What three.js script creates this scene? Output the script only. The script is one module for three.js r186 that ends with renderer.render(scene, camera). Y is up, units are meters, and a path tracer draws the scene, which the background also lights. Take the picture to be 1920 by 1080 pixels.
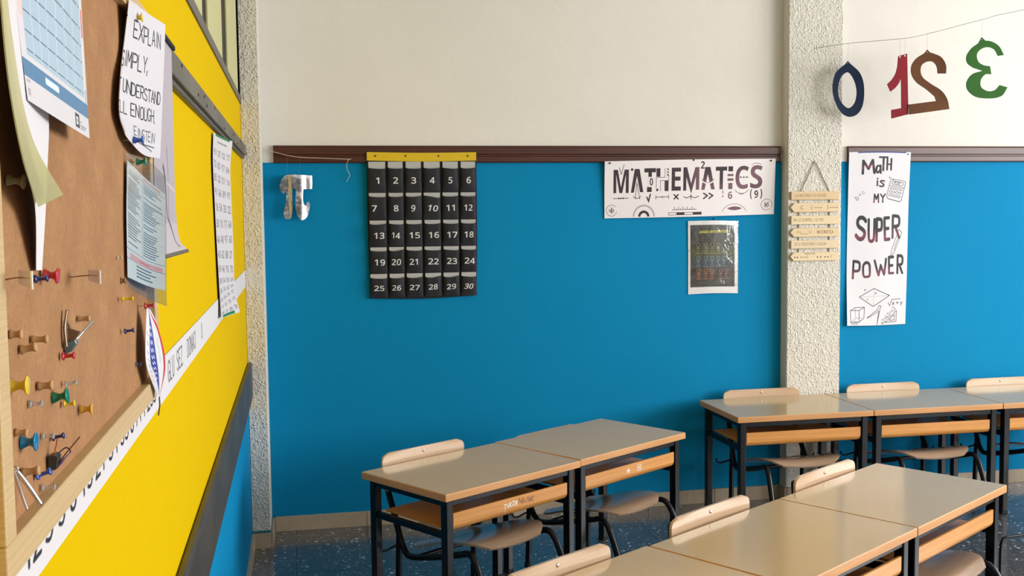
import * as THREE from 'three';
import { RoundedBoxGeometry } from 'three/addons/geometries/RoundedBoxGeometry.js';
import { mergeGeometries } from 'three/addons/utils/BufferGeometryUtils.js';
import { TessellateModifier } from 'three/addons/modifiers/TessellateModifier.js';
import { RectAreaLightUniformsLib } from 'three/addons/lights/RectAreaLightUniformsLib.js';

// ------------------------------------------------------------------ camera, sky, large lights, exposure
// Room axes: x = 0 is the yellow wall, z = 0 the blue wall, y = 0 the floor; metres.
const scene = new THREE.Scene();
const camera = new THREE.PerspectiveCamera(30.084, 16 / 9, 0.03, 60);
camera.position.set(0.2417, 1.5416, 5.2512);
camera.rotation.order = 'YXZ';
camera.rotation.set(-0.07123, -0.19624, -0.01088);
scene.add(camera);

scene.background = new THREE.Color(0.86, 0.93, 1.0);      // even overcast sky outside the windows
scene.backgroundIntensity = 3.0;

const renderer = new THREE.WebGLRenderer({ antialias: true });
renderer.toneMapping = THREE.LinearToneMapping;
renderer.toneMappingExposure = 0.9;
renderer.shadowMap.enabled = true;
RectAreaLightUniformsLib.init();

// The daylight that falls in through the row of windows in the long wall opposite the yellow wall.
const ROOM_X = 7.2, ROOM_Z = 8.2, ROOM_Y = 3.25;
const WINDOWS = [[1.3, 3.1], [3.5, 5.3], [5.7, 7.5]], SILL = 0.9, HEAD = 2.9;
for (const [z0, z1] of WINDOWS) {
  const day = new THREE.RectAreaLight(new THREE.Color(1.0, 0.985, 0.97), 17, z1 - z0 - 0.12, HEAD - SILL - 0.12);
  day.name = 'window_daylight';
  day.position.set(ROOM_X - 0.02, (SILL + HEAD) / 2, (z0 + z1) / 2);
  day.lookAt(0, (SILL + HEAD) / 2, (z0 + z1) / 2);
  scene.add(day);
}

// ------------------------------------------------------------------ helpers
let seed = 7;
const rnd = () => { seed = (seed + 0x6d2b79f5) | 0; let t = Math.imul(seed ^ (seed >>> 15), 1 | seed); t = (t + Math.imul(t ^ (t >>> 7), 61 | t)) ^ t; return ((t ^ (t >>> 14)) >>> 0) / 4294967296; };
const V = (x, y, z) => new THREE.Vector3(x, y, z);
const lerp = (a, b, t) => a + (b - a) * t;
const counts = {};
function numbered(name) { const n = counts[name] = (counts[name] ?? -1) + 1; return n ? name + '_' + String(n).padStart(3, '0') : name; }
function mesh(name, geometry, material, parent) {
  const m = new THREE.Mesh(geometry, material);
  m.name = parent ? name : numbered(name);
  m.castShadow = m.receiveShadow = true;
  (parent ?? scene).add(m);
  return m;
}
function part(name, geometry, material, parent) {          // a repeat within one thing takes a number too
  const same = parent.children.filter((c) => c.name.replace(/_\d{3}$/, '') === name).length;
  return mesh(same ? name + '_' + String(same).padStart(3, '0') : name, geometry, material, parent);
}
function tag(o, label, category, group) { Object.assign(o.userData, { label, category }); if (group) o.userData.group = group; return o; }
function thing(name, label, category, [x, y, z] = [0, 0, 0], group) {
  const g = new THREE.Group(); g.name = numbered(name); g.position.set(x, y, z); scene.add(g);
  return tag(g, label, category, group);
}
function struct(name, geometry, material) { const m = mesh(name, geometry, material); m.name = name; m.userData.kind = 'structure'; return m; }
function structGroup(name) { const g = new THREE.Group(); g.name = name; g.userData.kind = 'structure'; scene.add(g); return g; }
// uv in metres from the way each face points
function metreUV(g, du = 0, dv = 0) {
  const geo = g.index ? g.toNonIndexed() : g, p = geo.attributes.position, uv = new Float32Array(p.count * 2), a = V(), b = V(), c = V();
  for (let i = 0; i < p.count; i += 3) {
    a.fromBufferAttribute(p, i); b.fromBufferAttribute(p, i + 1); c.fromBufferAttribute(p, i + 2);
    const n = b.clone().sub(a).cross(c.clone().sub(a)), ax = Math.abs(n.x), ay = Math.abs(n.y), az = Math.abs(n.z);
    [a, b, c].forEach((q, k) => {
      const [u, v] = ax >= ay && ax >= az ? [q.z, q.y] : ay >= az ? [q.x, q.z] : [q.x, q.y];
      uv[(i + k) * 2] = u + du; uv[(i + k) * 2 + 1] = v + dv;
    });
  }
  geo.setAttribute('uv', new THREE.BufferAttribute(uv, 2));
  return geo;
}
function box(x0, x1, y0, y1, z0, z1, r = 0) {
  const w = x1 - x0, h = y1 - y0, d = z1 - z0;
  const g = r ? new RoundedBoxGeometry(w, h, d, 2, r) : new THREE.BoxGeometry(w, h, d);
  g.translate((x0 + x1) / 2, (y0 + y1) / 2, (z0 + z1) / 2);
  return metreUV(g);
}
function tube(points, r, seg = 40, sides = 10, tension = 0.5, closed = false) {
  const c = new THREE.CatmullRomCurve3(points.map((p) => V(...p)), closed, 'catmullrom', tension);
  const g = new THREE.TubeGeometry(c, seg, r, sides, closed);
  if (closed) return g;
  const caps = [0, 1].map((t) => { const s = new THREE.SphereGeometry(r, sides, 6); const p = c.getPoint(t); s.translate(p.x, p.y, p.z); return s; });
  return mergeGeometries([g, ...caps]);
}
// smooth surface through a grid of points (rows top to bottom, columns left to right)
function patch(rows, nu = 16, nv = 16, thick = 0) {
  const curve = (pts) => new THREE.CatmullRomCurve3(pts, false, 'centripetal');
  const lines = rows.map((r) => curve(r.map((p) => V(...p)))), g = new THREE.PlaneGeometry(1, 1, nu, nv), p = g.attributes.position;
  for (let i = 0; i <= nu; i++) {
    const col = curve(lines.map((l) => l.getPoint(i / nu)));
    for (let j = 0; j <= nv; j++) { const q = col.getPoint(j / nv); p.setXYZ(j * (nu + 1) + i, q.x, q.y, q.z); }
  }
  g.computeVertexNormals();
  if (!thick) return g;
  const back = g.clone(), n = g.attributes.normal, bp = back.attributes.position, idx = back.index.array.slice();
  for (let i = 0; i < bp.count; i++) bp.setXYZ(i, p.getX(i) - n.getX(i) * thick, p.getY(i) - n.getY(i) * thick, p.getZ(i) - n.getZ(i) * thick);
  for (let i = 0; i < idx.length; i += 3) [idx[i], idx[i + 1]] = [idx[i + 1], idx[i]];
  back.setIndex([...idx]); back.computeVertexNormals();
  const rim = [], W = nu + 1, edge = [];
  for (let i = 0; i < nu; i++) edge.push([i, i + 1]); for (let j = 0; j < nv; j++) edge.push([j * W + nu, (j + 1) * W + nu]);
  for (let i = nu; i > 0; i--) edge.push([nv * W + i, nv * W + i - 1]); for (let j = nv; j > 0; j--) edge.push([j * W, (j - 1) * W]);
  const pos = [], uv = [], at = (q, k) => [q.getX(k), q.getY(k), q.getZ(k)], U = g.attributes.uv;
  for (const [a, b] of edge) { for (const [q, k] of [[p, a], [bp, a], [p, b], [p, b], [bp, a], [bp, b]]) { pos.push(...at(q, k)); uv.push(U.getX(k), U.getY(k)); } }
  const rg = new THREE.BufferGeometry(); rg.setAttribute('position', new THREE.Float32BufferAttribute(pos, 3)); rg.setAttribute('uv', new THREE.Float32BufferAttribute(uv, 2)); rg.computeVertexNormals();
  return mergeGeometries([g.toNonIndexed(), back.toNonIndexed(), rg]);
}
function outline(points, depth, holes = [], bevel = 0.0008) {   // closed smooth or straight outline, extruded
  const path = (pts, P) => { P.moveTo(...pts[0]); for (let i = 1; i <= pts.length; i++) { const q = pts[i % pts.length]; q.length > 2 ? P.quadraticCurveTo(q[2], q[3], q[0], q[1]) : P.lineTo(q[0], q[1]); } return P; };
  const s = path(points, new THREE.Shape()); for (const h of holes) s.holes.push(path(h, new THREE.Path()));
  return new THREE.ExtrudeGeometry(s, { depth, bevelEnabled: bevel > 0, bevelThickness: bevel, bevelSize: bevel, bevelSegments: 1, curveSegments: 10 });
}
const smooth = (pts, n = 6, closed = true) => new THREE.CatmullRomCurve3(pts.map(([x, y]) => V(x, y, 0)), closed, 'centripetal').getPoints(pts.length * n).map((p) => [p.x, p.y]);

// ------------------------------------------------------------------ textures
function noiseMap(size, octaves, sx = 4, sy = 4, gain = 0.5) {      // tileable value noise, 0..1
  const out = new Float32Array(size * size);
  let amp = 1, sum = 0;
  for (let o = 0; o < octaves; o++) {
    const nx = sx << o, ny = sy << o, grid = new Float32Array(nx * ny).map(rnd), s = (t) => t * t * (3 - 2 * t);
    for (let y = 0; y < size; y++) {
      const fy = (y / size) * ny, iy = Math.floor(fy), ty = s(fy - iy), r0 = (iy % ny) * nx, r1 = ((iy + 1) % ny) * nx;
      for (let x = 0; x < size; x++) {
        const fx = (x / size) * nx, ix = Math.floor(fx), tx = s(fx - ix), a = ix % nx, b = (ix + 1) % nx;
        out[y * size + x] += amp * lerp(lerp(grid[r0 + a], grid[r0 + b], tx), lerp(grid[r1 + a], grid[r1 + b], tx), ty);
      }
    }
    sum += amp; amp *= gain;
  }
  return out.map((v) => v / sum);
}
function dataTex(size, fill, metres, srgb = true) {
  const d = new Uint8Array(size * size * 4);
  for (let i = 0; i < size * size; i++) { const c = fill(i, i % size, Math.floor(i / size)); for (let k = 0; k < 3; k++) d[i * 4 + k] = Math.max(0, Math.min(255, Array.isArray(c) ? c[k] : c)); d[i * 4 + 3] = 255; }
  const t = new THREE.DataTexture(d, size, size); t.magFilter = t.minFilter = THREE.LinearFilter; t.wrapS = t.wrapT = THREE.RepeatWrapping;
  if (srgb) t.colorSpace = THREE.SRGBColorSpace;
  const [mx, my] = Array.isArray(metres) ? metres : [metres, metres];
  t.repeat.set(1 / mx, 1 / my); t.needsUpdate = true;
  return t;
}
function canvasTex(w, h, draw) {
  const c = document.createElement('canvas'); c.width = w; c.height = h;
  draw(c.getContext('2d'), w, h);
  const t = new THREE.CanvasTexture(c); t.colorSpace = THREE.SRGBColorSpace; t.magFilter = THREE.LinearFilter;
  return t;
}
const std = (o) => new THREE.MeshStandardMaterial(o), phys = (o) => new THREE.MeshPhysicalMaterial(o);
const srgb = (r, g, b) => new THREE.Color().setRGB(r / 255, g / 255, b / 255, THREE.SRGBColorSpace);
const mixc = (a, b, t) => a.map((v, k) => lerp(v, b[k], t));

const n1 = noiseMap(512, 5), n2 = noiseMap(512, 3, 16, 16), n3 = noiseMap(512, 4, 32, 32, 0.6), grain = noiseMap(512, 4, 2, 48, 0.6), fine = noiseMap(512, 2, 128, 128);
const plasterBump = dataTex(512, (i) => 255 * (0.5 + 0.55 * (n1[i] - 0.5) + 0.3 * (n2[i] - 0.5) + 0.12 * (n3[i] - 0.5)), 1.1, false);
const stuccoBump = dataTex(512, (i) => { const a = Math.abs(n3[i] - 0.5) * 3.6, b = n2[i]; return 255 * Math.min(1, 0.15 + 0.6 * a + 0.5 * (b - 0.3)); }, 0.42, false);
const wallPaint = (c, s = 5) => dataTex(512, (i) => c.map((v) => v + s * (n1[i] - 0.5) * 2 + 2 * (fine[i] - 0.5)), 1.7);
const wood = (a, b, metres, knots = 0.5) => dataTex(512, (i) => mixc(a, b, Math.min(1, Math.max(0, 0.5 + 1.9 * (grain[i] - 0.5) + knots * (n1[i] - 0.5) + 0.25 * (fine[i] - 0.5)))), metres);

const M = {
  white: std({ map: wallPaint([228, 224, 217], 4), roughness: 0.85, bumpMap: plasterBump, bumpScale: 0.004 }),
  blue: phys({ map: wallPaint([2, 132, 184], 2), roughness: 0.75, specularIntensity: 0.25, bumpMap: plasterBump, bumpScale: 0.0015 }),
  yellow: phys({ map: wallPaint([217, 180, 1], 1), roughness: 0.8, specularIntensity: 0.08, bumpMap: plasterBump, bumpScale: 0.0012 }),
  stucco: std({ color: srgb(226, 222, 212), roughness: 0.9, bumpMap: stuccoBump, bumpScale: 0.0085 }),
  smoothPaint: std({ color: srgb(212, 208, 196), roughness: 0.8, bumpMap: plasterBump, bumpScale: 0.002 }),
  ceiling: std({ color: srgb(228, 226, 220), roughness: 0.9 }),
  rail: std({ map: wood([58, 26, 18], [88, 44, 32], [0.9, 0.12]), roughness: 0.35 }),
  greyRail: std({ map: dataTex(512, (i) => mixc([84, 80, 72], [120, 114, 104], n1[i] * 0.7 + n3[i] * 0.3), 0.6), roughness: 0.55 }),
  darkRail: std({ map: dataTex(512, (i) => mixc([50, 48, 46], [84, 80, 74], n1[i] * 0.7 + grain[i] * 0.3), [0.6, 0.4]), roughness: 0.45 }),
  olive: std({ color: srgb(196, 192, 140), roughness: 0.6, bumpMap: plasterBump, bumpScale: 0.001 }),
  darkWood: std({ color: srgb(44, 32, 16), roughness: 0.7 }),
  stone: std({ map: dataTex(512, (i) => mixc([168, 150, 128], [196, 180, 158], n1[i] * 0.6 + n3[i] * 0.4), 0.5), roughness: 0.4 }),
  beechEdge: std({ map: wood([188, 128, 72], [222, 168, 112], [0.5, 0.05]), roughness: 0.45 }),
  laminate: phys({ map: dataTex(512, (i) => mixc([198, 169, 126], [206, 177, 134], fine[i] * 0.6 + n1[i] * 0.4), 0.5), roughness: 0.13, specularIntensity: 0.75 }),
  ply: std({ map: wood([196, 130, 60], [226, 162, 90], [0.7, 0.12]), roughness: 0.35 }),
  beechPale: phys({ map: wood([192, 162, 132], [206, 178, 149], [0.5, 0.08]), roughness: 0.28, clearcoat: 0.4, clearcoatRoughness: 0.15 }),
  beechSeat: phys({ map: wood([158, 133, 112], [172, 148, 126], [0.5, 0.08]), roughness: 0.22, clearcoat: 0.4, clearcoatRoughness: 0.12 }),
  steel: phys({ color: srgb(6, 9, 18), roughness: 0.3, specularIntensity: 0.6 }),
  rubber: std({ color: srgb(20, 20, 20), roughness: 0.8 }),
  chrome: std({ color: srgb(215, 215, 218), metalness: 1, roughness: 0.2 }),
  pine: std({ map: wood([196, 166, 120], [210, 181, 134], [0.6, 0.06]), roughness: 0.5 }),
  cork: std({ map: dataTex(512, (i) => { const s = fine[i] > 0.78 ? -26 : fine[i] < 0.2 ? 16 : 0; return [164 + s + 24 * (n1[i] - 0.5) + 22 * (n3[i] - 0.5), 119 + s + 22 * (n1[i] - 0.5) + 20 * (n3[i] - 0.5), 78 + s * 0.8 + 20 * (n1[i] - 0.5)]; }, 0.16), roughness: 0.9, bumpMap: dataTex(512, (i) => 255 * n3[i], 0.16, false), bumpScale: 0.0008 }),
  paper: std({ color: srgb(222, 218, 220), roughness: 0.75, side: THREE.DoubleSide }),
  tape: phys({ color: srgb(206, 198, 138), roughness: 0.3, side: THREE.DoubleSide, transmission: 0.35 }),
  cord: std({ color: srgb(206, 186, 172), roughness: 0.8 }),
  thread: std({ color: srgb(120, 118, 112), roughness: 0.6 }),
  foil: std({ color: srgb(232, 232, 236), metalness: 1, roughness: 0.12 }),
  blackCloth: std({ color: srgb(22, 22, 30), roughness: 0.8 }),
  yellowCloth: std({ map: dataTex(512, (i) => mixc([196, 160, 8], [240, 206, 30], n1[i] * 0.6 + n3[i] * 0.4), 0.2), roughness: 0.7 }),
  clearStrip: phys({ color: srgb(186, 186, 186), roughness: 0.3, clearcoat: 0.6 }),
};

// floor: dark blue-grey terrazzo with pale chips
const CHIPS = [];
for (let k = 0; k < 3000; k++) CHIPS.push([rnd(), rnd(), 0.8 + 3.2 * rnd() * rnd(), rnd() * 3, rnd(), 0.35 + 0.5 * rnd()]);
M.floor = phys({
  map: canvasTex(1024, 1024, (c, w, h) => {
    c.fillStyle = 'rgb(70,74,80)'; c.fillRect(0, 0, w, h);
    for (const [x, y, r, a, t, q] of CHIPS) {
      const v = t < 0.17 ? 228 : t < 0.45 ? 136 : t < 0.7 ? 100 : 40;
      c.fillStyle = `rgb(${v},${v},${Math.min(255, v * 1.04)})`;
      for (const dx of [0, -w, w]) for (const dy of [0, -h, h]) {
        const X = x * w + dx, Y = y * h + dy;
        if (X < -12 || Y < -12 || X > w + 12 || Y > h + 12) continue;
        c.beginPath(); c.ellipse(X, Y, r * 3, r * 3 * q, a, 0, 7); c.fill();
      }
    }
  }), roughness: 0.3, clearcoat: 1, clearcoatRoughness: 0.14,
});
M.floor.map.wrapS = M.floor.map.wrapT = THREE.RepeatWrapping;
M.floor.map.repeat.set(1 / 1.0, 1 / 1.0);
M.grout = std({ color: srgb(40, 41, 45), roughness: 0.7 });

// ------------------------------------------------------------------ the room
{
  const floor = structGroup('floor');
  const X0 = 0.2 - 0.333 * 2, Z0 = 0.32 - 0.333 * 2, S = 0.333, variants = [];
  for (let k = 0; k < 12; k++) variants.push(metreUV(new THREE.BoxGeometry(S - 0.002, 0.012, S - 0.002), rnd(), rnd()));
  for (let i = 0; i < 14; i++) for (let j = 0; j < 13; j++) {
    const x0 = X0 + i * S, z0 = Z0 + j * S;
    if (x0 + S < 0.02 || z0 + S < 0.02) continue;
    const cutX = Math.max(x0, 0.002), cutZ = Math.max(z0, 0.002), whole = cutX === x0 && cutZ === z0;
    const g = whole ? variants[Math.floor(rnd() * 12)] : metreUV(new THREE.BoxGeometry(x0 + S - cutX - 0.002, 0.012, z0 + S - cutZ - 0.002), rnd(), rnd());
    part('tile', g, M.floor, floor).position.set((cutX + x0 + S) / 2, -0.006, (cutZ + z0 + S) / 2);
  }
  const XE = X0 + 14 * S, ZE = Z0 + 13 * S;
  part('screed', box(-0.3, ROOM_X + 0.3, -0.16, -0.0008 - 0.0004, -0.3, ROOM_Z + 0.3), M.grout, floor);
  part('far_floor', box(XE, ROOM_X, -0.01, 0, 0, ROOM_Z), M.floor, floor);
  part('rear_floor', box(0, XE, -0.01, 0, ZE, ROOM_Z), M.floor, floor);
}
struct('ceiling', box(-0.3, ROOM_X + 0.3, ROOM_Y, ROOM_Y + 0.2, -0.3, ROOM_Z + 0.3), M.ceiling);

const wallBack = structGroup('wall_back');                  // blue below, white above
part('blue_paint', box(-0.3, ROOM_X + 0.3, 0, 1.786, -0.2, 0), M.blue, wallBack);
part('white_paint', box(-0.3, ROOM_X + 0.3, 1.786, ROOM_Y, -0.2, 0), M.white, wallBack);
const wallLeft = structGroup('wall_left');                  // blue dado, yellow boards, slatted band above
part('blue_paint', box(-0.2, 0, 0, 0.66, 0, ROOM_Z + 0.3), M.blue, wallLeft);
part('yellow_paint', box(-0.2, 0, 0.66, 2.036, 0, ROOM_Z + 0.3), M.yellow, wallLeft);
part('backing', box(-0.2, -0.012, 2.036, ROOM_Y, 0, ROOM_Z + 0.3), M.darkWood, wallLeft);
for (const [z0, z1] of [[0.3, 0.99], [1.3, 1.92], [2.12, 2.82], [3.02, 3.7], [3.9, 4.6], [4.8, 5.5], [5.7, 6.4]])
  part('slat', box(-0.012, -0.004, 2.06, ROOM_Y, z0, z1, 0.002), M.olive, wallLeft);
const wallRight = structGroup('wall_right');                // the window wall
{
  let z = -0.3;
  for (const [z0, z1] of [...WINDOWS, [ROOM_Z + 0.3, 0]]) { part('pier', box(ROOM_X, ROOM_X + 0.3, SILL, HEAD, z, z0), M.white, wallRight); z = z1; }
  part('sill_wall', box(ROOM_X, ROOM_X + 0.3, 0, SILL, -0.3, ROOM_Z + 0.3), M.white, wallRight);
  part('lintel', box(ROOM_X, ROOM_X + 0.3, HEAD, ROOM_Y, -0.3, ROOM_Z + 0.3), M.white, wallRight);
  const frameMat = std({ color: srgb(214, 214, 212), roughness: 0.4 }), glass = phys({ color: 0xffffff, transmission: 1, roughness: 0, thickness: 0 });
  WINDOWS.forEach(([z0, z1], i) => {
    const w = structGroup('window_' + (i + 1)), zm = (z0 + z1) / 2;
    for (const [a, b, c, d] of [[z0, z1, SILL, SILL + 0.06], [z0, z1, HEAD - 0.06, HEAD], [z0, z0 + 0.06, SILL + 0.06, HEAD - 0.06], [z1 - 0.06, z1, SILL + 0.06, HEAD - 0.06], [zm - 0.035, zm + 0.035, SILL + 0.06, HEAD - 0.06]])
      part('window_frame', box(ROOM_X + 0.08, ROOM_X + 0.14, c, d, a, b), frameMat, w);
    part('pane', box(ROOM_X + 0.108, ROOM_X + 0.112, SILL + 0.06, HEAD - 0.06, z0 + 0.06, zm - 0.035), glass, w);
    part('pane', box(ROOM_X + 0.108, ROOM_X + 0.112, SILL + 0.06, HEAD - 0.06, zm + 0.035, z1 - 0.06), glass, w);
  });
}
struct('wall_front', box(-0.3, ROOM_X + 0.3, 0, ROOM_Y, ROOM_Z, ROOM_Z + 0.3), M.white);
{
  const b = thing('added_blackboard', 'unseen dark board added for the foil to mirror, on the wall facing the blue wall', 'added_blackboard', [0.5, 0.85, ROOM_Z - 0.03]);  // added out of view: a dark surface for the foil pi to reflect
  part('slate', box(0, 4.2, 0, 1.35, 0, 0.025, 0.003), std({ color: srgb(32, 36, 36), roughness: 0.6 }), b);
  part('chalk_tray', box(0, 4.2, -0.03, 0, -0.06, 0.025, 0.004), M.pine, b);
}
struct('ground', box(-40, 60, -1.4, -1.2, -50, 60), std({ color: srgb(128, 126, 118), roughness: 0.95 }));

// corner column and the pillar in the blue wall, both in rough white stucco
const column = structGroup('column');
part('shaft', box(0, 0.0843, 0.072, ROOM_Y, 0, 0.247, 0.004), M.stucco, column);
part('paint_edge', box(0.001, 0.0852, 0.0722, 0.082, 0.001, 0.2478, 0.001), std({ color: srgb(70, 140, 160), roughness: 0.8, bumpMap: stuccoBump, bumpScale: 0.006 }), column);
const pillar = structGroup('pillar');
part('shaft', box(2.733, 3.033, 0.072, ROOM_Y, 0.004, 0.071, 0.004), M.stucco, pillar);
part('return_face', box(2.7315, 2.7345, 0.072, ROOM_Y, 0, 0.064), M.smoothPaint, pillar);

// stone baseboards, tile by tile
{
  const back = structGroup('baseboard_back'), left = structGroup('baseboard_left');
  const run = (x0, x1, step, first) => { let x = x0, e = first; while (x < x1 - 0.01) { const n = Math.min(e, x1); part('tile', box(x + 0.001, n - 0.001, 0.0, 0.073, 0, 0.012, 0.0015), M.stone, back); x = n; e = n + step; } };
  run(0.0985, 2.7205, 0.3635, 0.54); run(3.046, ROOM_X, 0.3635, 3.36);
  part('tile', box(0.001, 0.0845, 0, 0.07, 0.247, 0.259, 0.0015), M.stone, back);
  part('tile', box(0.0855, 0.0975, 0, 0.07, 0.001, 0.258, 0.0015), M.stone, back);
  part('tile', box(2.734, 3.032, 0, 0.072, 0.071, 0.083, 0.0015), M.stone, back);
  part('tile', box(2.7205, 2.7325, 0, 0.072, 0.001, 0.082, 0.0015), M.stone, back);
  part('tile', box(3.0335, 3.0455, 0, 0.072, 0.001, 0.082, 0.0015), M.stone, back);
  for (let z = 0.26; z < ROOM_Z; z += 0.3635) part('tile', box(0, 0.012, 0, 0.073, z + 0.001, Math.min(z + 0.3625, ROOM_Z), 0.0015), M.stone, left);
}

// brown moulded rails on the blue wall
function moulding(x0, x1) {
  const s = new THREE.Shape();
  s.moveTo(0, 1.783); s.lineTo(0.014, 1.783); s.lineTo(0.018, 1.788); s.lineTo(0.018, 1.812); s.lineTo(0.014, 1.816); s.lineTo(0.014, 1.822); s.lineTo(0.021, 1.826); s.lineTo(0.021, 1.858); s.lineTo(0.016, 1.866); s.lineTo(0, 1.866);
  const g = new THREE.ExtrudeGeometry(s, { depth: x1 - x0, bevelEnabled: false });
  g.rotateY(-Math.PI / 2).scale(-1, 1, 1);
  g.index ?? 0;
  const p = g.attributes.position;                           // mirrored: turn the triangles round again
  for (let i = 0; i < p.count; i += 3) for (const a of [g.attributes.position, g.attributes.normal, g.attributes.uv]) { const n = a.itemSize, t = Array.from(a.array.slice((i + 1) * n, (i + 2) * n)); a.array.copyWithin((i + 1) * n, (i + 2) * n, (i + 3) * n); a.array.set(t, (i + 2) * n); }
  g.translate(x0, 0, 0);
  const out = metreUV(g); out.computeVertexNormals();
  return out;
}
struct('trim_1', moulding(0.135, 2.718), M.rail);
struct('trim_2', moulding(3.1, ROOM_X), M.rail);
// rails along the yellow wall
struct('trim_3', box(0, 0.022, 0.705, 0.868, 0.25, ROOM_Z, 0.009), M.darkRail);
struct('trim_4', box(-0.06, 0.006, 2.036, 2.068, 0.002, ROOM_Z, 0.002), M.greyRail);
{
  const g = structGroup('trim_5');                            // grey batten with screw holes
  part('batten', box(0, 0.02, 1.806, 1.852, 0.25, 3.5, 0.003), M.greyRail, g);
  part('lip', box(0, 0.012, 1.792, 1.8055, 0.25, 3.5, 0.002), M.darkRail, g);
  const hole = new THREE.CylinderGeometry(0.004, 0.004, 0.002, 10).rotateZ(Math.PI / 2);
  for (const [y, z] of [[1.842, 2.98], [1.822, 2.62], [1.836, 2.45], [1.82, 2.38], [1.842, 2.1], [1.815, 1.7], [1.832, 1.2], [1.816, 0.95], [1.84, 0.7], [1.83, 0.45]])
    part('screw_hole', hole, M.rubber, g).position.set(0.0205, y, z);
}

// ------------------------------------------------------------------ lettering
const GLYPH = {                                              // pen strokes on a 4 x 6 box; "~" marks curved strokes
  A: '0,6 2,0 4,6|.8,4 3.2,4', B: '0,6 0,0|~0,0 3,0 3.4,1.5 3,3 0,3|~0,3 3.6,3 4,4.5 3.6,6 0,6', C: '~4,1 3,0 1,0 0,2 0,4 1,6 3,6 4,5', D: '0,6 0,0|~0,0 3,0 4,2 4,4 3,6 0,6', E: '3.6,0 0,0 0,6 3.6,6|0,3 3,3', F: '3.6,0 0,0 0,6|0,3 3,3',
  G: '~4,1 3,0 1,0 0,2 0,4 1,6 3,6 4,5 4,3.4|4,3.4 2.4,3.4', H: '0,0 0,6|4,0 4,6|0,3 4,3', I: '2,0 2,6', J: '~3,0 3,4 2.6,6 .8,6 .4,4.6', K: '0,0 0,6|3.8,0 0,3.4 4,6', L: '0,0 0,6 3.4,6', M: '0,6 .4,0 2,4 3.6,0 4,6', N: '0,6 0,0 4,6 4,0', O: '~2,0 .2,.4 0,3 .4,6 2,6 4,5.8 4,3 3.8,.2 2,0',
  P: '0,6 0,0|~0,0 3,0 4,.6 4,2.6 3,3.2 0,3.2', R: '0,6 0,0|~0,0 3,0 4,.6 4,2.4 3,3 0,3|1.6,3 4,6', S: '~3.8,.8 3,0 1,0 0,1 .4,2.6 3.4,3.4 4,4.6 3,6 1,6 0,5.2', T: '0,0 4,0|2,0 2,6', U: '~0,0 0,4.4 .6,6 3.4,6 4,4.4 4,0', V: '0,0 2,6 4,0', W: '0,0 1,6 2,2 3,6 4,0', X: '0,0 4,6|4,0 0,6', Y: '0,0 2,3 4,0|2,3 2,6', Z: '0,0 4,0 0,6 4,6',
  0: '~2,0 .2,.6 0,3 .2,5.4 2,6 3.8,5.4 4,3 3.8,.6 2,0', 1: '.8,1.4 2.2,0 2.2,6', 2: '~0,1.4 1,0 3,0 4,1.4 3,3.4 0,6|0,6 4,6', 3: '~.2,.6 2,0 3.8,.8 3.6,2.4 1.6,3|~1.6,3 4,3.2 4,5.2 2,6.2 0,5.4', 4: '3,6 3,0 0,4.2 4,4.2', 5: '3.8,0 .6,0 .4,2.6|~.4,2.6 2.4,2 4,3.4 3.6,5.6 1.6,6.2 0,5.4', 6: '~3.4,.2 1.4,.6 0,3 .2,5.4 2,6.2 4,5.2 3.6,3.2 1.6,3 .2,4.2', 7: '0,0 4,0 1.4,6', 8: '~2,0 .2,.6 .4,2.4 2,3 4,4 3.8,5.6 2,6.2 .2,5.6 0,4 2,3 3.6,2.4 3.8,.6 2,0', 9: '~3.8,2.4 2,3.6 .2,2.4 .4,.4 2.2,0 3.8,.8 3.8,3 3,6',
  "'": '1,0 1,1.6', ',': '1,5.2 .6,7', '.': '1,5.7 1.1,6', '(': '~2,-.4 .8,2 .8,4 2,6.4', ')': '~1,-.4 2.2,2 2.2,4 1,6.4', '/': '3,0 1,6', '+': '2,1.6 2,5|.4,3.3 3.6,3.3', '=': '.4,2.4 3.6,2.4|.4,4 3.6,4',
  a: '~3.4,2.6 1.6,2 .2,3.4 .4,5.6 2,6 3.4,4.4|~3.5,2.2 3.5,5.4 4,6', b: '0,0 0,6|~0,3.4 2,2.2 3.6,3.4 3.4,5.4 1.8,6.2 0,5.2', c: '~3.4,2.8 2,2 .4,3 .2,5 1.6,6.2 3.4,5.4', i: '1,2.4 1,6|1,.4 1.1,.7', s: '~3.2,2.6 1.6,2 .4,3 2.8,4.4 3,5.6 1.4,6.2 .2,5.6', t: '1.4,.6 1.4,6|0,2.2 3,2.2', x: '.2,2.2 3.6,6|3.6,2.2 .2,6', y: '.2,2.2 2,4.6|3.8,2.2 1,7.4',
};
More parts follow.
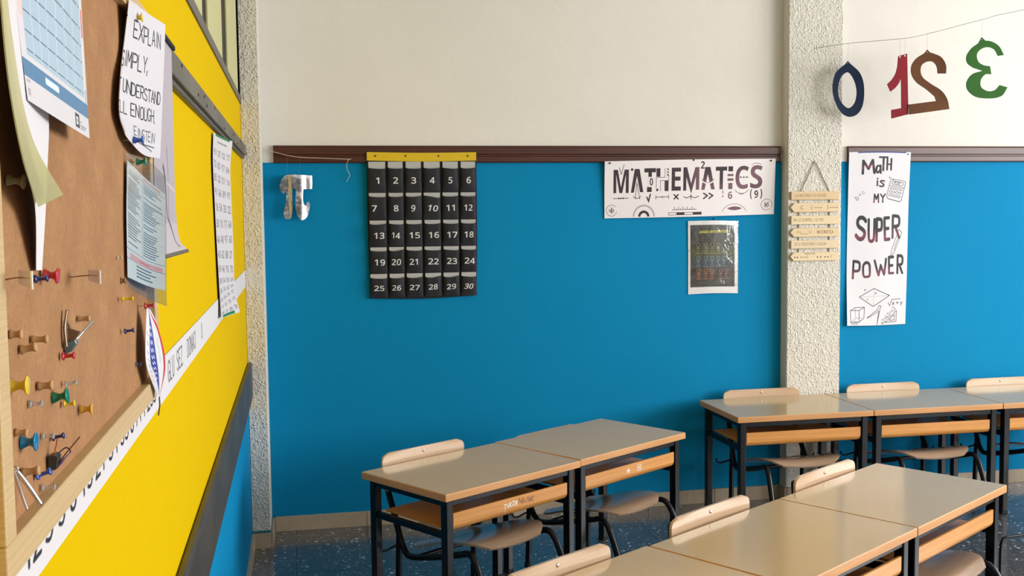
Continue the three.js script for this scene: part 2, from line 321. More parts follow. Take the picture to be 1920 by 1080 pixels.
function pen(c, text, x, y, h, { w = h * 0.62, gap = h * 0.22, line = h * 0.09, color = '#181820', slant = 0, jitter = 0, rot = 0 } = {}) {
  c.save(); c.translate(x, y); c.rotate(rot); c.lineWidth = line; c.lineCap = c.lineJoin = 'round'; c.strokeStyle = color;
  let cx = 0;
  for (const ch of text) {
    if (ch === ' ') { cx += w * 0.7; continue; }
    const g = GLYPH[ch]; if (!g) { cx += w * 0.6; continue; }
    const narrow = "I',.i".includes(ch), dy = jitter * (rnd() - 0.5) * h, jw = 1 + jitter * (rnd() - 0.5);
    for (const stroke of g.split('|')) {
      const curved = stroke[0] === '~', pts = (curved ? stroke.slice(1) : stroke).split(' ').map((s) => { const [a, b] = s.split(',').map(Number); return [cx + (narrow ? a - 1 : a) / 4 * w * jw + slant * (6 - b) / 6 * h, dy + b / 6 * h]; });
      c.beginPath(); c.moveTo(...pts[0]);
      if (curved) { for (let i = 1; i < pts.length - 1; i++) { const m = i === pts.length - 2 ? pts[i + 1] : [(pts[i][0] + pts[i + 1][0]) / 2, (pts[i][1] + pts[i + 1][1]) / 2]; c.quadraticCurveTo(...pts[i], ...m); } } else for (const p of pts.slice(1)) c.lineTo(...p);
      c.stroke();
    }
    cx += (narrow ? w * 0.35 : w) + gap;
  }
  c.restore();
  return cx;
}
function fitText(c, text, x0, y0, x1, y1, fill, font = 'bold 200px sans-serif') {   // one glyph squeezed into a box
  c.save(); c.font = font; c.textBaseline = 'alphabetic';
  const m = c.measureText(text), w = m.actualBoundingBoxLeft + m.actualBoundingBoxRight, h = m.actualBoundingBoxAscent + m.actualBoundingBoxDescent;
  c.translate(x0, y0); c.scale((x1 - x0) / w, (y1 - y0) / h); c.fillStyle = fill; c.fillText(text, m.actualBoundingBoxLeft, m.actualBoundingBoxAscent);
  c.restore();
}
const poly = (c, pts, close = true) => { c.beginPath(); pts.forEach((p, i) => (i ? c.lineTo(...p) : c.moveTo(...p))); if (close) c.closePath(); };
const strokes = (c, ...lines) => { for (const l of lines) { poly(c, l, false); c.stroke(); } };
const printed = (t, rough = 0.6) => std({ map: t, roughness: rough, side: THREE.DoubleSide });

// ------------------------------------------------------------------ desks and chairs
// Desk: origin on the floor under the corner that is near on the side of the shelf lip; +x along the long edge, -z across the desk.
const DW = 0.70, DD = 0.486, DH = 0.565;
const deskParts = (() => {
  const at = [[0.035, -0.035], [DW - 0.035, -0.035], [0.035, -DD + 0.04], [DW - 0.035, -DD + 0.04]];
  const q = 0.0165, leg = box(-q, q, 0.012, DH - 0.027, -q, q, 0.005), foot = box(-q - 0.001, q + 0.001, 0, 0.014, -q - 0.001, q + 0.001, 0.003);
  const top = box(0, DW, DH - 0.0275, DH - 0.0008, -DD, 0, 0.003);
  const sheet = box(0.002, DW - 0.002, DH - 0.0012, DH, -DD + 0.002, -0.002, 0.0004);
  const y1 = DH - 0.028, y0 = y1 - 0.026;
  const railLong = box(0.05, DW - 0.05, y0, y1, -0.012, 0.012, 0.003), railShort = box(-0.012, 0.012, y0, y1, -DD + 0.055, -0.05, 0.003);
  const lowRail = box(-0.01, 0.01, 0.392, 0.416, -DD + 0.055, -0.05, 0.003);
  // bent plywood shelf: flat, then turned up at the near side
  const prof = []; const T = 0.008;
  for (let i = 0; i <= 8; i++) { const a = (i / 8) * Math.PI / 2; prof.push([-0.052 + 0.028 * Math.sin(a), 0.4445 - 0.028 * Math.cos(a)]); }
  const outer = [[-DD + 0.075, 0.4165], ...prof, [-0.024, 0.4835]], inner = outer.map(([z, y], i) => { const a = outer[Math.max(0, i - 1)], b = outer[Math.min(outer.length - 1, i + 1)], l = Math.hypot(b[0] - a[0], b[1] - a[1]); return [z - T * (b[1] - a[1]) / l, y + T * (b[0] - a[0]) / l]; }).reverse();
  const s = new THREE.Shape(); [...outer, ...inner].forEach(([z, y], i) => (i ? s.lineTo(-z, y) : s.moveTo(-z, y)));
  const shelf = new THREE.ExtrudeGeometry(s, { depth: DW - 0.11, bevelEnabled: false }); shelf.rotateY(Math.PI / 2); shelf.translate(0.055, 0, 0);
  return { at, leg, foot, top, sheet, railLong, railShort, lowRail, shelf: metreUV(shelf) };
})();
function makeDesk(label, x, z, turn, lipPrint) {
  const d = deskParts, t = thing('school_desk', label, 'desk', [x, 0, z], 'school desks in rows');
  t.rotation.y = turn;
  const top = part('tabletop', d.top, M.beechEdge, t);
  part('laminate', d.sheet, M.laminate, top);
  for (const [lx, lz] of d.at) { const l = part('leg', d.leg, M.steel, t); l.position.set(lx, 0, lz); part('rubber_foot', d.foot, M.rubber, l); }
  for (const lz of [-0.035, -DD + 0.04]) part('top_rail', d.railLong, M.steel, t).position.set(0, 0, lz);
  for (const lx of [0.035, DW - 0.035]) { part('top_rail', d.railShort, M.steel, t).position.set(lx, 0, 0); part('shelf_rail', d.lowRail, M.steel, t).position.set(lx, 0, 0); }
  const shelf = part('book_shelf', d.shelf, M.ply, t);
  if (lipPrint) { const g = new THREE.PlaneGeometry(0.3, 0.05); g.translate(0, 0, 0); const m = part('scribble', g, lipPrint, shelf); m.position.set(0.36, 0.4575, -0.0236); m.castShadow = false; }
  return t;
}
const scribbleWords = new THREE.MeshStandardMaterial({ transparent: true, roughness: 0.6, map: canvasTex(384, 64, (c) => { c.clearRect(0, 0, 384, 64); pen(c, 'TVKZR', 120, 20, 20, { color: '#f0e8e0', line: 5, w: 14, jitter: 0.4 }); pen(c, 'NAJWK', 215, 14, 26, { color: '#8a5a48', line: 3, slant: 0.2, jitter: 0.3 }); c.strokeStyle = '#f0e8e0'; c.lineWidth = 3; strokes(c, [[124, 40], [124, 62]]); }) });
const scribbleStar = new THREE.MeshStandardMaterial({ transparent: true, roughness: 0.6, map: canvasTex(384, 64, (c) => { c.clearRect(0, 0, 384, 64); c.fillStyle = '#f4ece2'; poly(c, Array.from({ length: 10 }, (_, i) => { const r = i % 2 ? 7 : 20, a = i * Math.PI / 5 - 1.57; return [150 + r * Math.cos(a), 32 + r * Math.sin(a)]; })); c.fill(); c.strokeStyle = 'rgba(244,232,214,.8)'; c.lineWidth = 4; strokes(c, [[226, 12], [262, 50]], [[262, 12], [226, 50]], [[222, 30], [266, 30]]); c.beginPath(); c.arc(244, 30, 17, 0, 7); c.stroke(); }) });

// Chair: same axes as the desk it belongs to (x across, z = 0 under the lip edge of the desk, seat towards -z).
const chairParts = (() => {
  const R = 0.0125, side = (s) => [[0.178 * s, 0.578, -0.5245], [0.181 * s, 0.47, -0.511], [0.187 * s, 0.38, -0.466], [0.195 * s, 0.29, -0.418], [0.198 * s, 0.245, -0.385], [0.2 * s, 0.235, -0.34], [0.2 * s, 0.262, -0.215], [0.201 * s, 0.302, -0.075], [0.202 * s, 0.318, -0.018], [0.204 * s, 0.306, 0.012], [0.207 * s, 0.262, 0.04], [0.212 * s, 0.14, 0.092], [0.217 * s, 0.012, 0.146]];
  const rear = (s) => [[0.195 * s, 0.3, -0.425], [0.196 * s, 0.2, -0.43], [0.197 * s, 0.012, -0.436]];
  const hook = (s) => [[0.195 * s, 0.262, -0.435], [0.215 * s, 0.25, -0.45], [0.245 * s, 0.243, -0.452], [0.265 * s, 0.25, -0.452], [0.272 * s, 0.264, -0.452]];
  const cross = [[-0.2, 0.246, -0.3], [0.2, 0.246, -0.3]];
  // plywood seat: slopes up to the front edge, rolled at front and rear, rounded corners
  const rows = [], nz = 12;
  for (let j = 0; j <= nz; j++) {
    const t = j / nz, z = lerp(-0.375, 0.018, t), y = 0.25 + 0.094 * Math.sin(Math.min(1, t * 1.05) * Math.PI / 2) - (t > 0.86 ? (t - 0.86) ** 2 * 1.1 : 0) + (t < 0.15 ? (0.15 - t) * 0.12 : 0), w = 0.2 - 0.07 * Math.max(0, (t - 0.72) / 0.28) ** 3 - 0.06 * Math.max(0, (0.12 - t) / 0.12) ** 2;
    rows.push([-1, -0.5, 0, 0.5, 1].map((u) => [u * w, y - 0.01 * (1 - u * u), z]));
  }
  const seat = patch(rows, 14, 28, -0.008);
  const back = [];
  for (let j = 0; j <= 14; j++) { const t = j / 14, y = lerp(0.606, 0.452, t), edge = Math.min(t, 1 - t) * 0.154 / 0.032, w = 0.212 - (edge < 1 ? 0.036 * (1 - Math.sqrt(1 - (1 - edge) ** 2)) : 0); back.push([-1, -0.5, 0, 0.5, 1].map((u) => [u * w, y, -0.496 - (y - 0.452) * 0.03 - 0.007 * (1 - u * u)])); }
  const rest = patch(back, 16, 42, 0.009);
  return { seat, rest, side: [-1, 1].map((s) => tube(side(s), R, 72, 12)), rear: [-1, 1].map((s) => tube(rear(s), R, 12, 12)), hook: [-1, 1].map((s) => tube(hook(s), 0.0045, 20, 8)), cross: tube(cross, 0.009, 2, 10),
    rivet: new THREE.SphereGeometry(0.006, 10, 6).scale(1, 1, 0.5), footF: new THREE.CylinderGeometry(0.0145, 0.015, 0.024, 12), };
})();
function makeChair() {
  const c = chairParts, t = new THREE.Group();
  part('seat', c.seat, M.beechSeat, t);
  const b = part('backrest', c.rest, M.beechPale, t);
  const r = part('rivet', c.rivet, M.chrome, b); r.position.set(0, 0.588, -0.5063); r.userData.label = 'shiny round rivet head';
  for (const k of [0, 1]) {
    const f = part('side_frame', c.side[k], M.steel, t); part('rubber_foot', c.footF, M.rubber, f).position.set(k ? 0.217 : -0.217, 0.012, 0.146);
    const l = part('rear_leg', c.rear[k], M.steel, t); part('rubber_foot', c.footF, M.rubber, l).position.set(k ? 0.197 : -0.197, 0.012, -0.436);
    part('bag_hook', c.hook[k], M.steel, t);
  }
  part('cross_tube', c.cross, M.steel, t);
  return t;
}
const chair0 = makeChair();
function placeChair(label, [x, z, turn], du = 0.35, dk = 0, spin = 0) {
  const t = chair0.clone(); t.name = numbered('school_chair'); scene.add(t);
  t.rotation.y = turn + spin;
  t.position.set(x + Math.cos(turn) * du - Math.sin(turn) * dk, 0, z - Math.sin(turn) * du - Math.cos(turn) * dk);
  return tag(t, label, 'chair', 'school chairs pushed in at the desks');
}
const DESKS = {                                             // x, z of the near corner under the lip, turn
  D1: [0.7202, 1.6238, 0.5777], D2: [1.3105, 1.2265, 0.5924],
  E1: [2.2450, 0.5780, 0.0060], E2: [2.9485, 0.5730, 0.0060], E3: [3.6520, 0.5680, 0.0060],
  F1: [0.8960, 3.1090, 0.5800], F2: [1.4910, 2.7270, 0.5833], F3: [2.0785, 2.3400, 0.5830],
};
makeDesk('beige-topped desk with words scribbled on its wooden shelf front', ...DESKS.D1, scribbleWords);
makeDesk('beige-topped desk with a white star on its wooden shelf front', ...DESKS.D2, scribbleStar);
makeDesk('desk at the blue wall whose tabletop starts just before the white stucco pillar', ...DESKS.E1);
makeDesk('middle desk of the straight row along the blue wall, under the narrow white poster', ...DESKS.E2);
makeDesk('last desk of the row along the blue wall, cut off by the picture edge', ...DESKS.E3);
makeDesk('front desk whose tabletop is cut off by the lower picture edge', ...DESKS.F1);
makeDesk('large beige-topped desk in the middle of the front row of three', ...DESKS.F2);
makeDesk('end desk of the front row, its tabletop mirroring the white poster', ...DESKS.F3);
placeChair('pale beech chair at the desk with scribbled words on its shelf front', DESKS.D1, 0.332, 0.012);
placeChair('beech chair at the star-marked desk, only a sliver of backrest above the tabletop', DESKS.D2, 0.34, -0.002).scale.y = 0.927;
placeChair('beech chair squeezed between the blue wall and the desk before the stucco pillar', DESKS.E1, 0.347, -0.008);
placeChair('beech chair at the wall under the narrow white poster', DESKS.E2, 0.34, -0.008);
placeChair('beech chair at the last wall desk, beside the picture edge', DESKS.E3, 0.345, -0.008);
placeChair('beech chair with only its rounded backrest top showing at the lower picture edge', DESKS.F1, 0.345, 0.0);
placeChair('beech chair with its pale backrest above the middle desk of the front row', DESKS.F2, 0.35, 0.008);
placeChair('beech chair at the poster-mirroring end desk, wide seat sticking out below the shelf', DESKS.F3, 0.345, 0.0);
{
  const t = thing('bag_rail', 'low dark steel tube rail on the floor beyond the front row', 'rail', [2.982, 0, 1.58]);
  part('rail', tube([[-0.075, 0, 0.012], [-0.075, 0.2, 0.012], [-0.068, 0.24, 0.012], [-0.04, 0.25, 0.01], [0.25, 0.25, -0.02], [0.55, 0.25, -0.05], [0.58, 0.24, -0.052], [0.585, 0.2, -0.053], [0.585, 0, -0.053]], 0.0058, 60, 8, 0.3), M.steel, t);
}

// ------------------------------------------------------------------ on the blue wall
// numbered pocket chart
{
  const t = thing('pocket_chart', 'black cloth wall chart with thirty numbered pockets and a yellow top band', 'organizer', [0.575, 1.125, 0]);
  const W = 0.533, colX = [0, 0.093, 0.177, 0.266, 0.358, 0.447, 0.533], top = [0.635, 0.499, 0.366, 0.237, 0.104], bot = [0.516, 0.383, 0.253, 0.123, 0.004];
  const atlas = canvasTex(1152, 960, (c) => {
    c.fillStyle = 'rgb(27,27,36)'; c.fillRect(0, 0, 1152, 960);
    for (let k = 0; k < 30000; k++) { c.fillStyle = rnd() < 0.5 ? 'rgba(40,40,52,.5)' : 'rgba(14,14,20,.5)'; c.fillRect(rnd() * 1152, rnd() * 960, 2, 1); }
    c.textAlign = 'center'; c.textBaseline = 'middle'; c.fillStyle = 'rgb(226,226,226)';
    const shift = [4, -4, -2, 4, 2, 2];
    for (let k = 0; k < 30; k++) {
      const cx = (k % 6) * 192 + 96, cy = Math.floor(k / 6) * 192 + 96 + 6;
      c.save(); c.translate(cx + shift[k % 6] + (k === 6 ? -28 : 0), cy); if (k === 9 || k === 29) c.transform(1, 0, -0.25, 1, 0, 0); c.rotate(k < 6 ? 0 : (rnd() - 0.5) * 0.08);
      c.font = '66px sans-serif'; c.scale(1.1, 1); c.fillText(String(k + 1), 0, 0); c.lineWidth = 2; c.strokeStyle = c.fillStyle; c.strokeText(String(k + 1), 0, 0); c.restore();
    }
  });
  const cloth = std({ map: atlas, roughness: 0.75, side: THREE.DoubleSide });
  part('backing', patch([[[0, 0.712, 0.026], [W / 2, 0.708, 0.026], [W, 0.712, 0.026]], [[-0.002, 0.35, 0.016], [W / 2, 0.35, 0.014], [W + 0.002, 0.35, 0.016]], [[0.004, 0.002, 0.014], [W / 2, -0.006, 0.01], [W - 0.004, 0.004, 0.012]]], 20, 24, 0.004), M.blackCloth, t);
  part('top_band', patch([[[0, 0.7095, 0.0285], [W / 2, 0.706, 0.0285], [W, 0.709, 0.0285]], [[0, 0.669, 0.0285], [W / 2, 0.664, 0.0285], [W, 0.668, 0.0285]]], 24, 4, 0.002), M.yellowCloth, t);
  const ring = new THREE.CylinderGeometry(0.004, 0.005, 0.004, 4).rotateX(Math.PI / 2);
  for (const x of [0.041, 0.187, 0.347, 0.491]) part('grommet', ring, M.rubber, t).position.set(x, 0.691, 0.0295);
  for (let r = 0; r < 5; r++) for (let k = 0; k < 6; k++) {
    const x0 = colX[k] + 0.004 + 0.003 * rnd(), x1 = colX[k + 1] - 0.004, yt = top[r], yb = bot[r], st = r ? bot[r - 1] - 0.003 : 0.663, tilt = (rnd() - 0.5) * (k === 3 && r === 1 ? 0 : 0.006) + (k === 3 && r === 1 ? -0.008 : 0), lean = (rnd() - 0.5) * 0.012, full = 0.008 + 0.01 * rnd(), fold = rnd();
    part('clear_strip', patch([[[x0 + 0.002, st, 0.016 + 0.013 * st / 0.66], [x1 - 0.002, st, 0.016 + 0.013 * st / 0.66]], [[x0 + 0.002, yt - 0.012, 0.0155 + 0.013 * st / 0.66], [x1 - 0.002, yt - 0.012, 0.0155 + 0.013 * st / 0.66]]], 4, 2, 0.0008), M.clearStrip, t);
    const lift = (y) => 0.003 + 0.0125 * Math.max(0, y) / 0.66;
    const rows = [];
    for (let j = 0; j <= 4; j++) {
      const v = j / 4, y = lerp(yt, yb, v), swell = Math.sin(Math.PI * (0.25 + 0.75 * v)) * full;
      rows.push([[x0, y, 0.0145 + lift(y)], [lerp(x0, x1, 0.12) , y + tilt * -0.4 * (1 - v) - 0.004 * (v === 0), 0.0155 + lift(y) + swell * 0.75], [lerp(x0, x1, 0.5) + lean * v, y - 0.006 * (v === 0) , 0.0165 + lift(y) + swell * (0.8 + 0.3 * fold)], [lerp(x0, x1, 0.86) + lean, y + tilt * (1 - v) - 0.004 * (v === 0), 0.0155 + lift(y) + swell * (1 - 0.7 * fold * v)], [x1, y + tilt * (1 - v), 0.0145 + lift(y)]]);
    }
    const g = patch(rows, 12, 10), uv = g.attributes.uv;
    for (let i = 0; i < uv.count; i++) uv.setXY(i, (k + uv.getX(i)) / 6, 1 - (r + 1 - uv.getY(i)) / 5);
    part('pocket', g, cloth, t);
  }
}
// wide banner
const flatSheet = (name, label, cat, rows, mat) => tag(mesh(name, patch(rows, 20, 20), mat), label, cat);
{
  const tex = canvasTex(1536, 512, (c, W, H) => {
    c.fillStyle = '#efe9ec'; c.fillRect(0, 0, W, H);
    const X = (x) => ((x - 97) / 988) * W, Y = (y) => ((y - 158) / 332) * H, K = '#2a1a24', P = '#74505f';
    const grad = (x0, y0, x1, y1, a, b) => { const g = c.createLinearGradient(X(x0), Y(y0), X(x1), Y(y1)); g.addColorStop(0, a); g.addColorStop(1, b); return g; };
    const put = (ch, x0, x1, f, y0 = 205, y1 = 346) => fitText(c, ch, X(x0), Y(y0), X(x1), Y(y1), f);
    const D = '#34222c', bg = '#efe9ec';
    put('M', 150, 242, D, 210, 349); 
    poly(c, [[255, 348], [277, 208], [306, 208], [330, 346], [310, 346], [291, 250], [273, 348]].map(([x, y]) => [X(x), Y(y)])); c.fillStyle = D; c.fill();
    put('T', 335, 405, K); c.fillStyle = bg; c.fillRect(X(360), Y(257), X(405) - X(360), Y(318) - Y(257)); c.fillStyle = K; c.fillRect(X(352), Y(318), X(378) - X(352), Y(346) - Y(318)); fitText(c, '0', X(368), Y(264), X(388), Y(308), K);
    c.fillStyle = D; c.fillRect(X(408), Y(207), X(432) - X(408), Y(258) - Y(207)); c.fillRect(X(458), Y(280), X(482) - X(458), Y(342) - Y(280)); c.fillRect(X(408), Y(328), X(420) - X(408), Y(342) - Y(328));
    c.strokeStyle = D; c.lineWidth = 4; strokes(c, [[408, 325], [408, 262], [460, 262], [460, 207]].map(([x, y]) => [X(x), Y(y)]), [[433, 342], [433, 281], [482, 281], [482, 245]].map(([x, y]) => [X(x), Y(y)]));
    for (let k = 0; k < 3; k++) { c.fillStyle = K; poly(c, [[472, 207 + k * 17], [482, 212 + k * 17], [482, 222 + k * 17], [472, 214 + k * 17]].map(([x, y]) => [X(x), Y(y)])); c.fill(); }
    put('E', 500, 556, D, 205, 341);
    c.fillStyle = grad(570, 0, 662, 0, K, P); poly(c, [[570, 342], [570, 204], [592, 204], [615, 300], [638, 204], [661, 204], [661, 338], [642, 338], [642, 260], [616, 360], [588, 262], [588, 342]].map(([x, y]) => [X(x), Y(y)])); c.fill();
    c.fillStyle = grad(0, 205, 0, 340, K, P); poly(c, [[672, 339], [694, 204], [722, 204], [748, 338], [728, 338], [708, 246], [691, 339]].map(([x, y]) => [X(x), Y(y)])); c.fill();
    c.strokeStyle = bg; c.lineWidth = 12; c.beginPath(); c.arc(X(709), Y(262), 62, 0.5, 2.64); c.stroke(); c.strokeStyle = P; c.lineWidth = 4; c.beginPath(); c.arc(X(709), Y(258), 60, 0.5, 2.64); c.stroke();
    put('T', 752, 815, grad(0, 205, 0, 260, K, P), 203, 339);
    c.fillStyle = K; c.fillRect(X(822), Y(202), X(848) - X(822), Y(232) - Y(202)); c.fillStyle = P; for (const [y, h] of [[248, 13], [274, 15]]) c.fillRect(X(818), Y(y), X(851) - X(818), (h / 332) * H); c.fillRect(X(823), Y(302), X(846) - X(823), Y(338) - Y(302));
    put('C', 862, 936, grad(900, 200, 880, 340, K, P), 199, 338); put('S', 945, 1014, grad(0, 200, 0, 336, P, '#3a2430'), 196, 336);
    c.fillStyle = K; for (let k = 0; k < 3; k++) { poly(c, [[888 + k * 17, 262], [900 + k * 17, 268], [888 + k * 17, 275]].map(([x, y]) => [X(x), Y(y)])); c.fill(); }
    fitText(c, '2', X(668), Y(170), X(691), Y(214), K); c.fillStyle = K; c.beginPath(); c.arc(X(261), Y(211), 12, 0, 7); c.fill();
    c.strokeStyle = K; c.lineWidth = 5; strokes(c, [[183, 196], [196, 238], [213, 178]].map(([x, y]) => [X(x), Y(y)]), [[148, 380], [242, 378]].map(([x, y]) => [X(x), Y(y)]), [[281, 386], [291, 290], [309, 386]].map(([x, y]) => [X(x), Y(y)]), [[406, 376], [482, 375]].map(([x, y]) => [X(x), Y(y)]), [[406, 366], [406, 388]].map(([x, y]) => [X(x), Y(y)]), [[445, 368], [445, 384]].map(([x, y]) => [X(x), Y(y)]), [[482, 364], [482, 386]].map(([x, y]) => [X(x), Y(y)]));
    c.beginPath(); c.arc(X(292), Y(352), 44, 0.6, 2.5); c.stroke();
    c.fillStyle = K; for (const x of [182, 196, 209]) { c.beginPath(); c.arc(X(x), Y(379), 7, 0, 7); c.fill(); }
    c.lineWidth = 12; strokes(c, [[350, 373], [362, 398], [373, 356]].map(([x, y]) => [X(x), Y(y)]), [[514, 362], [542, 390]].map(([x, y]) => [X(x), Y(y)]), [[542, 362], [514, 390]].map(([x, y]) => [X(x), Y(y)]), [[684, 358], [707, 373], [684, 391]].map(([x, y]) => [X(x), Y(y)]), [[714, 358], [737, 373], [714, 391]].map(([x, y]) => [X(x), Y(y)]));
    c.lineWidth = 6; strokes(c, [[572, 376], [590, 384], [614, 374], [636, 384], [660, 374]].map(([x, y]) => [X(x), Y(y)]), [[615, 364], [615, 392]].map(([x, y]) => [X(x), Y(y)]), [[793, 344], [793, 364]].map(([x, y]) => [X(x), Y(y)]));
    c.beginPath(); c.arc(X(793), Y(379), 6, 0, 7); c.fill();
    fitText(c, '6', X(822), Y(352), X(846), Y(394), P); fitText(c, '(', X(946), Y(340), X(958), Y(398), K); fitText(c, '9', X(970), Y(348), X(992), Y(392), K); fitText(c, ')', X(1002), Y(340), X(1015), Y(398), K);
    c.strokeStyle = P; c.lineWidth = 5; c.beginPath(); c.arc(X(899), Y(322), 66, 0.5, 2.64); c.stroke(); c.beginPath(); c.arc(X(898), Y(330), 58, 1.2, 1.95); c.stroke(); c.beginPath(); c.arc(X(978), Y(220), 56, 3.9, 5.5); c.stroke();
    c.strokeStyle = '#5a4a52'; c.lineWidth = 4; for (const [x, y, t] of [[139, 447, 'V'], [1041, 432, 'Z']]) { c.beginPath(); c.arc(X(x), Y(y), 48, t === 'V' ? 0.2 : 0.9, t === 'V' ? 5.6 : 6.9); c.stroke(); c.save(); c.translate(X(x), Y(y)); c.rotate(t === 'V' ? 0 : 0.7); c.lineWidth = 9; strokes(c, [[0, -28], [0, 28]]); c.lineWidth = 6; strokes(c, [[-26, -10], [-12, 12], [-4, -8]], [[8, -14], [22, -4], [10, 10], [24, 16]]); c.restore(); }
    c.strokeStyle = '#6a5a62'; for (const r of [100, 92]) { c.beginPath(); c.arc(X(333), Y(484), r, Math.PI, 0); c.stroke(); } c.strokeStyle = K; c.lineWidth = 22; c.beginPath(); c.arc(X(333), Y(484), 42, Math.PI, 0); c.stroke();
    c.lineWidth = 4; strokes(c, [[503, 449], [648, 449]].map(([x, y]) => [X(x), Y(y)])); for (let k = 0; k < 10; k++) strokes(c, [[517 + k * 13, 449], [517 + k * 13, k % 2 ? 441 : 432]].map(([x, y]) => [X(x), Y(y)]));
    c.strokeRect(X(482), Y(465), X(674) - X(482), Y(478) - Y(465)); c.fillStyle = K; c.fillRect(X(530), Y(465), X(578) - X(530), Y(478) - Y(465)); c.fillRect(X(626), Y(465), X(674) - X(626), Y(478) - Y(465));
    c.strokeStyle = '#6a5a62'; c.beginPath(); c.arc(X(858), Y(500), 118, 3.6, 5.82); c.stroke(); c.fillStyle = P; c.beginPath(); c.moveTo(X(818), Y(450)); c.quadraticCurveTo(X(860), Y(426), X(902), Y(450)); c.quadraticCurveTo(X(860), Y(470), X(818), Y(450)); c.fill();
  });
  const b = thing('wall_banner', 'wide white printed banner reading mathematics, hung over the edge of the brown rail', 'poster');
  part('sheet', patch([[[1.764, 1.788, 0.024], [2.2, 1.797, 0.026], [2.686, 1.801, 0.024]], [[1.765, 1.65, 0.012], [2.2, 1.655, 0.02], [2.687, 1.66, 0.012]], [[1.766, 1.502, 0.006], [2.2, 1.505, 0.018], [2.685, 1.513, 0.008]]], 28, 14), printed(tex), b);
  const tack = new THREE.CylinderGeometry(0.0045, 0.0045, 0.004, 10).rotateX(Math.PI / 2);
  for (const [x, y] of [[1.79, 1.779], [2.235, 1.794], [2.66, 1.791]]) part('tack', tack, M.rubber, b).position.set(x, y, 0.026);
}
// A4 sheet in a clear sleeve
{
  const tex = canvasTex(512, 720, (c, W, H) => {
    c.fillStyle = '#e6e4e6'; c.fillRect(0, 0, W, H);
    const g = c.createLinearGradient(0, 40, 0, 640); g.addColorStop(0, '#3c3e40'); g.addColorStop(0.3, '#2e2e22'); g.addColorStop(0.45, '#4a4c28'); g.addColorStop(0.6, '#26343c'); g.addColorStop(0.75, '#3a2c22'); g.addColorStop(1, '#2a2a24');
    c.fillStyle = g; c.fillRect(22, 40, 456, 612);
    for (let k = 0; k < 90; k++) { c.fillStyle = `rgba(${60 + 60 * rnd()},${60 + 60 * rnd()},${50 + 60 * rnd()},.18)`; c.beginPath(); c.ellipse(30 + 440 * rnd(), 60 + 580 * rnd(), 10 + 50 * rnd(), 3 + 10 * rnd(), rnd() - 0.5, 0, 7); c.fill(); }
    c.save(); c.translate(108, 120); c.transform(1, -0.02, -0.3, 1, 0, 0); c.font = 'bold 34px sans-serif'; c.fillStyle = '#d8cc3c'; c.fillText('DANZA MATEMATICA', 0, 0, 290); c.restore();
    const row = (y, col, xs) => { c.strokeStyle = c.fillStyle = col; c.lineWidth = 5; for (const x of xs) { c.beginPath(); c.arc(x, y, 17, 0, 7); c.stroke(); strokes(c, [[x, y + 17], [x, y + 50], [x - 14, y + 70]], [[x, y + 50], [x + 14, y + 70]], [[x - 20, y + 32], [x + 20, y + 30]]); c.fillRect(x - 26, y + 78, 52, 6); } };
    row(232, 'rgba(150,150,84,.75)', [100, 176, 240, 302]); row(360, 'rgba(116,144,170,.85)', [100, 176, 240, 302, 364]); row(488, 'rgba(206,112,50,.85)', [106, 178, 238]); row(488, 'rgba(196,130,130,.7)', [330, 390]);
  });
  const p = thing('sleeved_poster', 'small dark printed sheet in a shiny clear sleeve, pinned below the wide banner', 'poster');
  const R = (dz) => [[[2.212, 1.483, 0.006 + dz], [2.35, 1.484, 0.012 + dz], [2.485, 1.48, 0.006 + dz]], [[2.214, 1.29, 0.004 + dz], [2.35, 1.29, 0.015 + dz], [2.486, 1.29, 0.006 + dz]], [[2.214, 1.104, 0.004 + dz], [2.35, 1.107, 0.009 + dz], [2.487, 1.103, 0.005 + dz]]];
  part('sheet', patch(R(0), 12, 16), printed(tex, 0.5), p);
  part('clear_sleeve', patch(R(0.0025).map((r) => [[r[0][0] - 0.004, r[0][1], r[0][2]], r[1], [r[2][0] + 0.004, r[2][1], r[2][2]]]), 40, 50), phys({ color: 0xffffff, transmission: 1, thickness: 0, roughness: 0.08, ior: 1.5, side: THREE.DoubleSide, bumpMap: dataTex(512, (i) => 255 * n1[i], 1, false), bumpScale: 0.006 }), p);
  part('pin', new THREE.SphereGeometry(0.005, 10, 8), M.rubber, p).position.set(2.348, 1.492, 0.014);
}
